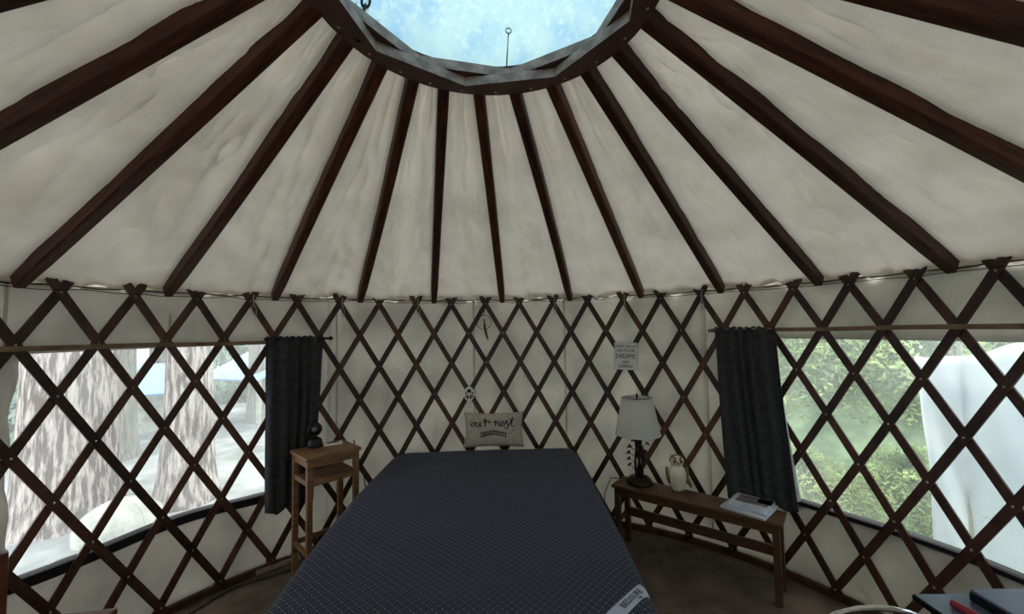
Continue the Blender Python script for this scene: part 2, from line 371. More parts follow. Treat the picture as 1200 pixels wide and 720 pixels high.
def pane(name, win, dc):
    a, b, zl, zh = win
    root = obj(name, (lambda bm: (grid(bm, 40, 12, lambda u, v: pol(a-0.5+(b-a+1)*u, 2.452+0.004*sin(u*31+v*3)+0.003*sin(v*9), zl-0.04+(zh-zl+0.08)*v)), bm)[1])(B()), M['vinyl'], smooth=True)
    tag(root, kind='structure')
    bm = B(); n = 44; V = []                         # dark sill strip with a rolled upper lip, facing the room
    for i in range(n+1):
        c = a-0.2+(b-a+0.4)*i/n; dz = -0.012*sin(i*0.22)
        lo = 0.062 if dc == 0 else 0.034
        prof = [(2.420, -lo), (2.408, 0.007-lo), (2.406, -0.004), (2.414, 0.004), (2.424, 0.012), (2.440, 0.010), (2.446, -0.05)]
        V.append([bm.verts.new(pol(c, r, zl+z+dz)) for r, z in prof])
    for p, q_ in zip(V, V[1:]):
        for k in range(len(prof)): bm.faces.new((p[k], p[(k+1) % 7], q_[(k+1) % 7], q_[k]))
    bm.faces.new(V[0]); bm.faces.new(V[-1][::-1])
    obj('sill_strip', bm, M['dark'], root, smooth=False)
    return root
pane('window_1', WIN_L, 0); pane('window_2', WIN_R, 1)
bm = B(); lathe(bm, [(2.413, 0), (2.395, 0.0), (2.393, 0.045), (2.413, 0.05)], 120)
bmesh.ops.recalc_face_normals(bm, faces=bm.faces)
tag(obj('baseboard_round', bm, M['slat']), kind='structure')

# ---------------------------------------------------------------- roof canvas and rafters
RCX = 0.015; RING_R = 0.625; RING_Z = ZT+0.955
angs = [-79.3, -63.3, -47.3, -33.0, -19.4, -3.5, 12.9, 30.3, 47.0, 63.1, 79.7]
a24 = angs+[79.7+(201.0/14)*k for k in range(1, 14)]
def foot_a(k): return az(-1+4*k)
def ring_a(k): return radians(a24[k % 24]+360*(k//24))
RB, RTOP = 2.372, RING_R-0.01
def raf(k):
    fa, ra = foot_a(k), ring_a(k)
    return Vector((RB*sin(fa), RB*cos(fa), ZT+0.006)), Vector((RCX+RTOP*sin(ra), RTOP*cos(ra), RING_Z+0.006))
def roofpt(kf, t):
    k = int(math.floor(kf)); u = kf-k
    P0, P1 = raf(k); Q0, Q1 = raf(k+1)
    up = 0.078
    A = P0.lerp(P1, t*1.0-0.045*(1-t)); Bq = Q0.lerp(Q1, t*1.0-0.045*(1-t))
    p = A.lerp(Bq, u); p.z += up
    rad = Vector((p.x, p.y, 0)).normalized()
    n = (Vector((0, 0, 1))*0.87+rad*0.45)
    s = sin(pi*u)
    s *= min(1.0, (1.0-t)*9)
    w_ = 0.05*s*noise.noise(Vector((kf*1.7, t*1.6, 5.0)))
    w_ += 0.036*s*noise.noise(Vector((kf*4.4+t*7.0, t*4.5-kf*1.6, 2.0)))
    w_ += 0.012*s*noise.noise(Vector((kf*9+t*16.0, t*9-kf*4, 7.0)))
    w_ += (0.006+0.016*t**2)*s*sin(u*9+kf*3.1+t*2.5*sin(kf*7.0))
    fold = abs(((kf*2.13+t*0.9*sin(kf*1.7)+0.25*noise.noise(Vector((kf, t*3, 0)))) % 1.0)-0.5)
    w_ -= 0.024*s*max(0, 1-fold*8)
    rg = noise.noise(Vector((kf*5.0+t*5.5, t*7.0-kf*3.0, 12.0))); w_ -= 0.030*s*max(0, 1-abs(rg)*5)*(0.4+0.6*noise.noise(Vector((kf*1.1, t*1.5, 20)))+0.3)
    rg = noise.noise(Vector((kf*3.0-t*8.0, t*4.0+kf*2.0, 32.0))); w_ -= 0.022*s*max(0, 1-abs(rg)*7)*max(0, noise.noise(Vector((kf*0.9, t*2.1, 40)))+0.35)
    return p+n*(w_+0.010*s*(1-t))
nk = 24*24
bm = B(); V = [[bm.verts.new(roofpt(i/24, j/64)) for j in range(65)] for i in range(nk)]
for i in range(nk):
    for j in range(64): bm.faces.new((V[i][j], V[(i+1) % nk][j], V[(i+1) % nk][j+1], V[i][j+1]))
ceil = obj('ceiling', bm, M['roof'], smooth=True); tag(ceil, kind='structure')
# valance: the strip that closes the gap between roof canvas edge and wall canvas
bm = B(); n = 192
V = [[bm.verts.new(pol(i*96/n, 2.444, ZT+0.03)), bm.verts.new(pol(i*96/n, 2.458, ZT+0.10)), bm.verts.new(pol(i*96/n, 2.40, ZT+0.13))] for i in range(n)]
for i in range(n):
    for k in range(2): bm.faces.new((V[i][k], V[(i+1) % n][k], V[(i+1) % n][k+1], V[i][k+1]))
obj('valance', bm, M['roof'], ceil, smooth=True)
RW, RDP = 0.056, 0.10
for k in range(24):
    P0, P1 = raf(k); d = (P1-P0); L = d.length; d.normalize()
    side = d.cross(Vector((0, 0, 1))).normalized(); up = side.cross(d)
    bm = B(); ns = 10; prev = None; wob = random.uniform(-0.008, 0.008)
    for i in range(ns+1):
        t = i/ns; s_ = 0.80 if i == 0 else 1.0
        p = P0+d*(L*t)+side*(wob*sin(pi*t)); dep = RDP if i else RDP*0.9
        ring = [bm.verts.new(p+side*sx*RW/2*s_+up*uz) for sx, uz in ((-1, 0.008), (-0.75, 0), (0.75, 0), (1, 0.008), (1, dep), (-1, dep))]
        if prev:
            for q_ in range(6): bm.faces.new((prev[q_], prev[(q_+1) % 6], ring[(q_+1) % 6], ring[q_]))
        else: bm.faces.new(ring[::-1])
        prev = ring
    bm.faces.new(prev)
    bmesh.ops.transform(bm, matrix=Matrix.Translation(-P0), verts=bm.verts)
    q3 = Matrix((side, d, up)).transposed().inverted()
    bmesh.ops.transform(bm, matrix=q3.to_4x4(), verts=bm.verts)
    r = obj('rafter', bm, M['rafter'], ceil); r.location = P0; r.rotation_euler = Matrix((side, d, up)).transposed().to_euler()

# ---------------------------------------------------------------- roof ring and skylight
ringo = thing('roof_ring', 'dark wooden compression ring of overlapping boards around the skylight', 'roof ring', (RCX, 0, RING_Z))
def board(rc, ro, h, half):
    """one board of the ring: straight inner edge between two octagon corners, round outer edge"""
    bm = B(); n = 8; V = []
    for z in (0, h):
        inn = [bm.verts.new((rc*sin(a), rc*cos(a), z)) for a in (-half, half)]
        out_ = [bm.verts.new((ro*sin(-half+2*half*i/n), ro*cos(-half+2*half*i/n), z)) for i in range(n+1)]
        V.append((inn, out_))
    (i0, o0), (i1, o1) = V
    bm.faces.new([i0[1], i0[0]]+o0); bm.faces.new(([i1[1], i1[0]]+o1)[::-1])
    bm.faces.new((i0[0], i0[1], i1[1], i1[0]))
    for i in range(n): bm.faces.new((o0[i], o1[i], o1[i+1], o0[i+1]))
    bm.faces.new((i0[0], i1[0], o1[0], o0[0])); bm.faces.new((i0[1], o0[-1], o1[-1], i1[1]))
    bmesh.ops.recalc_face_normals(bm, faces=bm.faces)
    me = bpy.data.meshes.new('ring_board'); bm.to_mesh(me); bm.free()
    me.materials.append(M['ring']); me.materials.append(M['ringlit'])
    for p in me.polygons:
        if abs(p.normal.z) < 0.3 and hypot(p.center.x, p.center.y) < rc and len(p.vertices) == 4 and abs(p.center.x) < 0.02: p.material_index = 1  # inner face gets the wood with light painted in
    return me
half = pi/8
b1 = board(0.565, 0.632, 0.044, half-0.001); b2 = board(0.565, 0.628, 0.046, half-0.001)
for k in range(8):
    a = radians(-32.5+45*k); o = obj('ring_board', b1, None, ringo); o.rotation_euler = (0, 0, -a)
for k in range(8):
    a = radians(-55+45*k); o = obj('ring_board', b2, None, ringo); o.rotation_euler = (0, 0, -a); o.location = (0, 0, 0.046)
bb = B(); lathe(bb, [(0.0001, -0.004), (0.006, -0.003), (0.0065, 0.001)], 8); me_bolt = bpy.data.meshes.new('bolt'); bb.to_mesh(me_bolt); bb.free(); me_bolt.materials.append(M['steel'])
for k in range(24):
    a = (ring_a(k)+ring_a(k+1))/2 if k < 23 else ring_a(23)+radians(7)
    o = obj('bolt', me_bolt, None, ringo); o.location = (0.603*sin(a), 0.603*cos(a), 0.0)
bm = B(); lathe(bm, [(0.64, 0.092), (0.60, 0.096), (0.60, 0.130), (0.66, 0.130), (0.66, 0.05), (0.64, 0.05), (0.64, 0.092)], 48); bmesh.ops.recalc_face_normals(bm, faces=bm.faces)
obj('curb', bm, M['ring'], ringo)
bm = B(); prof = [(0.655*cos(t*pi/2/12), 0.30*sin(t*pi/2/12)) for t in range(12)]+[(0.0001, 0.30)]
lathe(bm, prof, 64)
dm = obj('window_3', bm, M['dome'], smooth=True); dm.location = (RCX, 0, RING_Z+0.130); tag(dm, kind='structure')

# ---------------------------------------------------------------- lattice
lat = thing('lattice_wall', 'brown wooden trellis wall of crossing slats bolted together all round', 'lattice')
def slat_mesh(sign, r_off):
    bm = B(); t0, t1 = -0.30, 7.19; n = 14; W = 0.043; T = 0.0115
    ts = [t0, t0+0.03, t0+0.09]+[t0+0.09+(t1-t0-0.18)*i/n for i in range(1, n)]+[t1-0.09, t1-0.03, t1]
    ws = [0.45, 0.85, 1]+[1]*(n-1)+[1, 0.85, 0.45]
    prev = None
    ca = HROW; sa = RL*D; ln = hypot(ca, sa)
    for t, wd in zip(ts, ws):
        a = sign*(3.5-t)*D; z = ZT-HROW*t
        cc = []
        for s_ in (-1, 1):
            # offset perpendicular to the slat inside the wall surface
            da = s_*W/2*wd*(ca/ln)/RL*sign; dz = -s_*W/2*wd*(sa/ln)
            for r in (RL+r_off-T/2, RL+r_off+T/2): cc.append((r, a+da, z+dz))
        ring = [bm.verts.new((r*sin(a_), r*cos(a_), zz)) for r, a_, zz in (cc[0], cc[1], cc[3], cc[2])]
        if prev:
            for k in range(4): bm.faces.new((prev[k], prev[(k+1) % 4], ring[(k+1) % 4], ring[k]))
        else: bm.faces.new(ring)
        prev = ring
    bm.faces.new(prev[::-1]); bmesh.ops.recalc_face_normals(bm, faces=bm.faces)
    me = bpy.data.meshes.new('lattice_slat'); bm.to_mesh(me); bm.free(); me.materials.append(M['slat']); return me
SM = {(s, q): slat_mesh(s, q*0.0062) for s in (1, -1) for q in (1, -1)}
for ct in range(-14, 60, 2):            # ct = column of the slat's top bolt
    for s in (1, -1):
        cm = ct-s*3.5
        if cm < -14 or cm > 54: continue
        inner = (s == 1) == (cm > 18)
        o = obj('lattice_slat', SM[(s, -1 if inner else 1)], None, lat); o.rotation_euler = (0, 0, -az(cm))
bb = B(); lathe(bb, [(0.0001, -0.0045), (0.004, -0.004), (0.0062, -0.001), (0.0062, 0.002)], 8); me_b2 = bpy.data.meshes.new('bolt'); bb.to_mesh(me_b2); bb.free(); me_b2.materials.append(M['steel'])
for r in range(8):
    for c in range(-8, 50):
        if (c-r) % 2: continue
        p = pol(c, RL-0.0122, ZT-HROW*r); o = obj('bolt', me_b2, None, lat); o.location = p
        o.rotation_euler = Matrix(((cos(az(c)), sin(az(c)), 0), (0, 0, 1), (sin(az(c)), cos(az(c)), 0))).transposed().to_euler()

# eave cable through the slat crotches
bm = B(); pts = []
for i in range(96*2):
    c = i/2; zz = 0.040-0.010*(1-abs(((c) % 2)-1))
    pts.append(pol(c, 2.405+0.006*sin(c), ZT+zz))
tube(bm, pts, 0.0035, 6, closed=True)
cab = obj('eave_cable', bm, M['wire'], lat, smooth=True); tag(cab, 'thin dark steel cable')
bm = B(); pts = [pol(i/4, 2.378+0.005*noise.noise(Vector((i*0.3, 0, 0))), ZT+0.012+0.018*noise.noise(Vector((i*0.22, 5, 0)))) for i in range(-30, 230)]
tube(bm, pts, 0.0022, 5)
obj('slack_cord', bm, M['wire'], lat, smooth=True)

# bars above the windows
def bar(name, c0, c1, z0, z1, r, h, t, mat, label):
    n = 40; bm = B(); prev = None
    for i in range(n+1):
        c = c0+(c1-c0)*i/n; z = z0+(z1-z0)*i/n+0.002*sin(i*0.5)
        ring = [bm.verts.new(pol(c, rr, z+zz)) for rr, zz in ((r, -h/2), (r, h/2), (r+t, h/2), (r+t, -h/2))]
        if prev:
            for k in range(4): bm.faces.new((prev[k], prev[(k+1) % 4], ring[(k+1) % 4], ring[k]))
        else: bm.faces.new(ring)
        prev = ring
    bm.faces.new(prev[::-1]); bmesh.ops.recalc_face_normals(bm, faces=bm.faces)
    return tag(obj(name, bm, mat), kind='structure')
bar('trim_1', -9, 7.2, ZT-0.268, ZT-0.304, 2.368, 0.026, 0.014, M['bar'], 'thin flat wooden bar along the top of the left window')
bar('trim_2', 30.35, 50, ZT-0.276, ZT-0.244, 2.368, 0.026, 0.014, M['bar'], 'thin flat wooden bar along the top of the right window')
bm = B(); tube(bm, [pol(6.5+0.3*i, 2.350, ZT-0.278-0.0006*i) for i in range(11)], 0.010, 8)
rod = tag(obj('curtain_rod', bm, M['wire'], smooth=True), 'dark round rod carrying the left charcoal curtain', 'rod')
bm = B(); p = pol(9.5, 2.350, ZT-0.284); bmesh.ops.create_icosphere(bm, subdivisions=2, radius=0.017, matrix=Matrix.Translation(p)); obj('finial', bm, M['wire'], rod, smooth=True)
bm = B(); tube(bm, [pol(30.55+0.3*i, 2.352, ZT-0.268+0.0005*i) for i in range(10)], 0.009, 8)
tag(obj('curtain_rod', bm, M['bar'], smooth=True), 'light round wooden rod carrying the right charcoal curtain', 'rod')

# ---------------------------------------------------------------- curtains
def curtain(label, c0, c1, d0, d1, ztop, zb0, zb1, pleats, ph):
    root = thing('curtain', label, 'curtain', pol((c0+c1)/2, 2.345, ztop))
    loc = Vector(root.location)
    def fn(u, v):
        c = (c0+(c1-c0)*u)*(1-v)+(d0+(d1-d0)*u)*v
        zb = zb0+(zb1-zb0)*u+0.02*sin(u*17+ph)
        z = ztop+(zb-ztop)*v+0.005*sin(u*60)*(1-v)
        amp = 0.019*(0.45+0.55*min(1, v*4))*(1-0.25*v)
        fr = pleats*2*pi*(u+0.035*sin(u*9+ph)+0.02*sin(v*3+u*4))
        r = 2.345-0.028*min(1.0, v*3)+amp*sin(fr)+0.008*sin(fr*0.37+v*2)
        if v < 0.045: r = 2.345+(0.016 if int(u*80) % 2 else 0.011)*(1 if sin(fr) > 0 else -1)*min(1, 0.3+abs(sin(fr)))
        c += 0.05*cos(fr)*v
        return pol(c, r, z)-loc
    bm = B(); grid(bm, 110, 44, fn)
    o = obj('panel', bm, M['curtain'], root, smooth=True)
    s = o.modifiers.new('t', 'SOLIDIFY'); s.thickness = 0.003; s.offset = 0
    return root, fn
cl, _ = curtain('charcoal curtain hanging at the right end of the left window', 6.58, 9.15, 6.55, 8.7, ZT-0.262, 0.42, 0.45, 5.5, 0.6)
cr, fnr = curtain('charcoal curtain hanging at the left end of the right window', 30.68, 33.35, 31.0, 34.0, ZT-0.250, 0.44, 0.50, 6.0, 2.2)
bm = B(); grid(bm, 4, 30, lambda u, v: fnr(1, 0.40+0.55*v)+Vector((0.012*u+0.02*u*v, 0.012*u, 0)), None)
o = obj('lining', bm, M['lining'], cr, smooth=True); tag(o, 'pale lining showing at the edge')

# ---------------------------------------------------------------- bed
bed = thing('bed', 'double bed covered with a navy diamond-patterned quilted cover', 'bed', (-0.045, 1.15, 0), radians(-2.0))
HX, HY0, HY1, BZ = 0.775, -1.12, 1.045, 0.685
def bedpt(u, v):
    # u,v in -1..1 parameter over top + drape ; arc length along cross-section
    A = 0.36                                     # drape length beside the top
    sx = u*(HX+A); sy = v
    r = 0.065
    def prof(s, half):
        a = abs(s); e = half-r
        if a <= e: return a, 0.0
        q_ = (a-e)/r
        if q_ < pi/2: return e+r*sin(q_), -r*(1-cos(q_))
        return half+0.02*min(1, (q_-pi/2)*0.3), -r-(a-e-r*pi/2)
    px, dzx = prof(sx, HX); px *= 1 if sx >= 0 else -1
    Ly = (HY1-HY0)/2; my = (HY1+HY0)/2
    syy = v*(Ly+A); py, dzy = prof(syy, Ly); py = my+py*(1 if syy >= 0 else -1)
    dz = -(abs(dzx)**3+abs(dzy)**3)**(1/3)
    x, y = px, py
    t = max(0.0, min(1.0, (HY1-y)/(HY1-HY0)))
    # comforter narrows near the foot on the right side and bulges on the left
    if x > 0: x *= 1-0.10*t**2.2
    else: x *= 1+0.075*sin(pi*min(1, t*0.95))-0.02*t
    # rounded corners
    cx_, cy_ = max(0, abs(px)-(HX-0.13)), max(0, abs(py-my)-(Ly-0.13))
    if cx_ > 0 and cy_ > 0:
        h = hypot(cx_, cy_); k = max(cx_, cy_)/h
        x -= (1-k)*cx_*(1 if x > 0 else -1); y -= (1-k)*cy_*(1 if py > my else -1)
    z = BZ+dz
    top = max(0, 1+dz/0.05) if dz < 0 else 1
    z += top*(0.010*noise.noise(Vector((x*2.2, y*2.0, 0)))+0.004*noise.noise(Vector((x*6, y*5, 4)))+0.016*(1-(x/HX)**2)*0.6)
    # diagonal creases
    for (ax, ay, bx, by, am) in ((-0.50, 0.30, 0.10, -0.25, 0.009), (-0.15, 0.55, 0.35, 0.2, 0.004), (-0.6, -0.35, -0.1, -0.7, 0.005)):
        dx_, dy_ = bx-ax, by-ay; LL = hypot(dx_, dy_); tt = ((x-ax)*dx_+(y-ay)*dy_)/LL/LL
        if -0.05 < tt < 1.05:
            dist = ((x-ax)*dy_-(y-ay)*dx_)/LL
            z += am*top*math.exp(-(dist/0.018)**2)*sin(pi*max(0, min(1, tt)))
    if dz < -0.06:
        q2 = min(1, (-dz-0.06)*4); fx = 0.010*q2*sin((x if abs(dzy) > abs(dzx) else y)*14)
        if abs(dzx) >= abs(dzy): x += fx
        else: y += fx
    return Vector((x, y, max(z, 0.30)))
NU, NV = 110, 140
bm = B(); grid(bm, NU, NV, lambda u, v: bedpt(2*u-1, 2*v-1), uv=lambda u, v: ((2*u-1)*(HX+0.36)+2, (2*v-1)*(1.0825+0.36)+3))
obj('coverlet', bm, M['bed'], bed, smooth=True)
bm = B(); box(bm, -0.70, 0.67, -1.04, 0.99, 0.34, 0.60, 0.03); obj('mattress', bm, M['bedplain'], bed)
bm = B(); box(bm, -0.68, 0.65, -1.02, 0.97, 0.10, 0.335, 0.01); obj('bed_base', bm, M['bench'], bed)
for x in (-0.64, 0.61):
    for y in (-0.98, 0.93):
        bm = B(); box(bm, x-0.035, x+0.035, y-0.035, y+0.035, 0, 0.10); obj('leg', bm, M['bench'], bed)
# woven label sewn across the foot corner
bi = bed.matrix_world  # identity until updated; compute local coords by hand
def to_bed(p):
    a = -radians(-2.0); x, y = p[0]+0.045, p[1]-1.15
    return Vector((x*cos(a)-y*sin(a), x*sin(a)+y*cos(a), p[2]))
from mathutils.bvhtree import BVHTree
cov = [o for o in bed.children if o.name.startswith('coverlet')][0]
bvh = BVHTree.FromPolygons([v.co for v in cov.data.vertices], [list(p.vertices) for p in cov.data.polygons])
t0 = to_bed((0.612, 0.272, 0)); t1 = to_bed((0.392, 0.078, 0))
dv = (t1-t0); wv = Vector((dv.y, -dv.x, 0)).normalized()
if wv.y > 0: wv = -wv
def on_bed(x, y, off):
    h = bvh.ray_cast(Vector((x, y, 1.5)), Vector((0, 0, -1)))
    return Vector((x, y, (h[0].z if h[0] else BZ-0.05)+off))
TW = 0.056
def tagpt(u, v, off=0.0025):
    e = 0.0
    du = min(u, 1-u)*dv.length
    k = 1 if du > 0.02 else 0.55+0.45*sqrt(max(0, 1-(1-du/0.02)**2))
    q_ = t0+dv*u+wv*(TW*((v-0.5)*k+0.5)); return on_bed(q_.x, q_.y, off)
bm = B(); grid(bm, 28, 6, tagpt); tg = obj('woven_label', bm, M['tagwhite'], bed, smooth=True)
tag(tg, 'pale blue-white woven brand label')
def letters_on(fn, s, size, mat, name, parent, n=0):
    """flat lettering draped with fn(x, y) -> point"""
    cu = bpy.data.curves.new('t', 'FONT'); cu.body = s; cu.size = size; cu.align_x = 'CENTER'; cu.align_y = 'CENTER'; cu.resolution_u = 2
    to = bpy.data.objects.new('t', cu); C.objects.link(to)
    dg = bpy.context.evaluated_depsgraph_get(); me = bpy.data.meshes.new_from_object(to.evaluated_get(dg)); bpy.data.objects.remove(to)
    for v in me.vertices: v.co = fn(v.co.x, v.co.y)
    me.materials.clear(); return obj(name, me, mat, parent)
tl = dv.length
letters_on(lambda x, y: tagpt(1-(0.31+(x+0.08)/tl), 0.46-y*1.0/TW, 0.0048), 'BEDSURE', 0.036, M['ink'], 'lettering', tg)
bm = B()
for (ux, vy) in ((0.30, 0.86), (0.34, 0.80), (0.325, 0.9)):
    c0_ = tagpt(ux, vy, 0.0045); bmesh.ops.create_circle(bm, cap_ends=True, segments=6, radius=0.0035, matrix=Matrix.Translation(c0_))
obj('mark', bm, M['ink'], tg)

# ---------------------------------------------------------------- cushion
PW, PH = 0.262, 0.150
cu_ = thing('cushion', 'small oblong linen cushion with a handwritten motto and leaf sprig', 'cushion', (0.055, 2.205, 0.848)); cu_.rotation_euler = (radians(-14), radians(1.5), radians(2))
def pil_t(x, z):
    a = max(0, 1-abs(x/PW)**2.6); b = max(0, 1-abs(z/PH)**2.4); return 0.062*(a*b)**0.45
def pilpt(u, v, sgn):
    x = (2*u-1); z = (2*v-1)
    X = PW*x*(1-0.07*(1-abs(z)**2)*abs(x)**3); Z = PH*z*(1-0.10*(1-abs(x)**2)*abs(z)**3)
    return Vector((X, sgn*pil_t(PW*x, PH*z), Z))
bm = B()
for sg in (-1, 1): grid(bm, 36, 24, lambda u, v: pilpt(u, v, sg))
bmesh.ops.remove_doubles(bm, verts=bm.verts, dist=0.0005); bmesh.ops.recalc_face_normals(bm, faces=bm.faces)
obj('cover', bm, M['pillow'], cu_, smooth=True)
def stroke(bm, pts, w0, w1=None, mp=None):
    """flat pen stroke through pts (Catmull-Rom), slightly proud of the cloth"""
    P = [Vector((p[0], p[1], 0)) for p in pts]; S_ = []
    for i in range(len(P)-1):
        a, b, c, d = P[max(i-1, 0)], P[i], P[i+1], P[min(i+2, len(P)-1)]
        for k in range(6):
            t = k/6; S_.append(0.5*((2*b)+(c-a)*t+(2*a-5*b+4*c-d)*t*t+(3*b-a-3*c+d)*t**3))
    S_.append(P[-1]); prev = None
    for i, p in enumerate(S_):
        tn = S_[min(i+1, len(S_)-1)]-S_[max(i-1, 0)]; nn = Vector((-tn.y, tn.x, 0)); nn = nn.normalized() if nn.length > 0 else Vector((1, 0, 0))
        down = abs(tn.y)/(tn.length+1e-6); wd = w0*(0.45+0.75*down)
        a, b = bm.verts.new(mp(p+nn*wd)), bm.verts.new(mp(p-nn*wd))
        if prev: bm.faces.new((prev[0], prev[1], b, a))
        prev = (a, b)
def pmap(p):
    X = (p.x-402)*0.00092; Z = (528-p.y)*0.00092; return Vector((X, -pil_t(X/0.98, Z/0.98)-0.0016, Z))
WORD = [[(212, 462), (198, 465), (190, 482), (198, 500), (214, 494), (220, 476), (212, 462), (232, 468)],
        [(240, 458), (236, 484), (246, 500), (262, 492), (272, 460), (270, 488), (278, 500), (290, 490)],
        [(298, 470), (312, 440), (318, 432), (320, 450), (316, 502), (322, 470), (340, 446), (354, 452), (352, 470), (372, 462)],
        [(402, 470), (414, 452), (416, 470), (412, 500), (420, 474), (438, 454), (446, 466), (444, 492), (454, 502), (466, 488)],
        [(466, 486), (486, 476), (488, 460), (476, 456), (466, 474), (468, 494), (482, 502), (498, 488)],
        [(498, 488), (518, 448), (520, 470), (534, 492), (526, 518), (508, 522), (502, 510)],
        [(536, 496), (560, 460), (578, 420), (568, 460), (564, 490), (574, 504), (592, 494)], [(540, 442), (572, 436), (608, 440)]]
bm = B()
for s_ in WORD: stroke(bm, s_, 4.6, mp=pmap)
obj('lettering', bm, M['ink'], cu_)
bm = B(); stroke(bm, [(296, 582), (330, 566), (400, 556), (470, 566), (520, 574), (556, 562)], 2.2, mp=pmap)
for i in range(12):
    t = i/11; x = 296+t*215; y = 578-20*sin(pi*min(1, t*0.95)) + (4 if t > .7 else 0)
    for s_ in (-1, 1):
        a0 = Vector((x, y, 0)); tip = Vector((x-6+14*t+10, y+s_*25-2, 0))-Vector((26, 0, 0)); mid = (a0+tip)/2; nn = Vector((-(tip-a0).y, (tip-a0).x, 0)).normalized()*8.5
        bm.faces.new([bm.verts.new(pmap(p)) for p in (a0, mid+nn, tip, mid-nn)])
obj('sprig', bm, M['ink'], cu_)

# ---------------------------------------------------------------- stool (tall bedside table)
sx0 = Vector((-1.212, 1.506, 0)); e1 = Vector((-0.184, 0.240, 0)); e2 = Vector((0.266, 0.241, 0))
ang = atan2(e2.y, e2.x)
st = thing('bedside_stand', 'tall narrow light wooden stand beside the left curtain', 'side table', (sx0.x, sx0.y, 0), ang)
W_, D_, H_ = e2.length, e1.length, 0.87        # local x along e2, local y along e1 (approximately square on)
bm = B(); box(bm, -0.012, W_+0.012, -0.012, D_+0.012, H_-0.024, H_, 0.004); obj('top', bm, M['oak'], st)
for x in (0.0, W_-0.036):
    for y in (0.0, D_-0.036):
        bm = B(); box(bm, x, x+0.036, y, y+0.036, 0, H_-0.024, 0.003); obj('leg', bm, M['oak'], st)
def rail(x0, x1, y0, y1, z0, z1, nm='rail'):
    bm = B(); box(bm, x0, x1, y0, y1, z0, z1, 0.002); obj(nm, bm, M['oak'], st)
for z0, z1 in ((H_-0.075, H_-0.024), (H_-0.20, H_-0.165), (0.20, 0.232)):
    rail(0.036, W_-0.036, 0.006, 0.026, z0, z1); rail(0.036, W_-0.036, D_-0.026, D_-0.006, z0, z1)
    rail(0.006, 0.026, 0.036, D_-0.036, z0, z1); rail(W_-0.026, W_-0.006, 0.036, D_-0.036, z0, z1)
rail(0.026, W_-0.026, 0.026, D_-0.026, H_-0.182, H_-0.170, 'shelf')
# black round-headed gadget and pale handset on it
dv_ = thing('round_gadget', 'small black gadget with a round head on a squat base on the stand', 'gadget', (-1.285, 1.80, 0.87), radians(20))
bm = B(); lathe(bm, [(0.0001, 0), (0.052, 0), (0.055, 0.01), (0.050, 0.05), (0.034, 0.066), (0.018, 0.07), (0.016, 0.085)], 24); obj('base', bm, M['black'], dv_, smooth=True)
bm = B(); bmesh.ops.create_uvsphere(bm, u_segments=24, v_segments=14, radius=0.052, matrix=Matrix.Translation((0, 0, 0.128)) @ Matrix.Diagonal((1, 0.8, 1, 1))); obj('head', bm, M['black'], dv_, smooth=True)
bm = B(); lathe(bm, [(0.036, 0), (0.042, 0.004), (0.036, 0.010), (0.030, 0.004), (0.036, 0)], 24); bmesh.ops.transform(bm, matrix=Matrix.Translation((0, -0.034, 0.128)) @ Matrix.Rotation(radians(90), 4, 'X'), verts=bm.verts); obj('rim', bm, M['glossblack'], dv_, smooth=True)
bm = B(); lathe(bm, [(0.0001, 0.006), (0.018, 0.004), (0.020, 0)], 16); bmesh.ops.transform(bm, matrix=Matrix.Translation((0, -0.040, 0.135)) @ Matrix.Rotation(radians(90), 4, 'X'), verts=bm.verts); obj('lens', bm, M['greysheen'], dv_, smooth=True)
hs = thing('handset', 'small white handset lying flat on the tall stand', 'handset', (-1.165, 1.835, 0.87), radians(25))
bm = B(); box(bm, -0.065, 0.065, -0.03, 0.03, 0.0, 0.018, 0.006); obj('body', bm, M['white'], hs)
bm = B(); box(bm, -0.042, 0.042, -0.016, 0.016, 0.018, 0.0195); obj('screen', bm, M['dark'], hs)

# ---------------------------------------------------------------- bench
bo = Vector((0.969, 1.765, 0)); bdir = Vector((0.802, -0.742, 0)); ang = atan2(bdir.y, bdir.x)
be = thing('bench', 'long narrow dark wooden bench standing by the right side of the bed', 'bench', (bo.x, bo.y, 0), ang)
BL, BD, BH = bdir.length, 0.215, 0.50
bm = B(); box(bm, -0.015, BL+0.015, -0.008, BD+0.008, BH-0.024, BH, 0.005); obj('top', bm, M['bench'], be)
for x in (0.004, BL-0.044):
    for y in (0.0, BD-0.038):
        bm = B(); box(bm, x, x+0.04, y, y+0.038, 0, BH-0.024, 0.003); obj('leg', bm, M['bench'], be)
def brail(x0, x1, y0, y1, z0, z1, nm='rail'):
    bm = B(); box(bm, x0, x1, y0, y1, z0, z1, 0.002); obj(nm, bm, M['bench'], be)
brail(0.044, BL-0.044, 0.008, 0.026, BH-0.075, BH-0.024, 'apron'); brail(0.044, BL-0.044, BD-0.026, BD-0.008, BH-0.075, BH-0.024, 'apron')
brail(0.012, 0.030, 0.038, BD-0.038, BH-0.075, BH-0.024, 'apron'); brail(BL-0.034, BL-0.016, 0.038, BD-0.038, BH-0.075, BH-0.024, 'apron')
brail(0.044, BL-0.044, BD-0.034, BD-0.012, 0.21, 0.275, 'stretcher'); brail(0.012, 0.030, 0.038, BD-0.038, 0.21, 0.25, 'stretcher'); brail(BL-0.034, BL-0.016, 0.038, BD-0.038, 0.21, 0.25, 'stretcher')

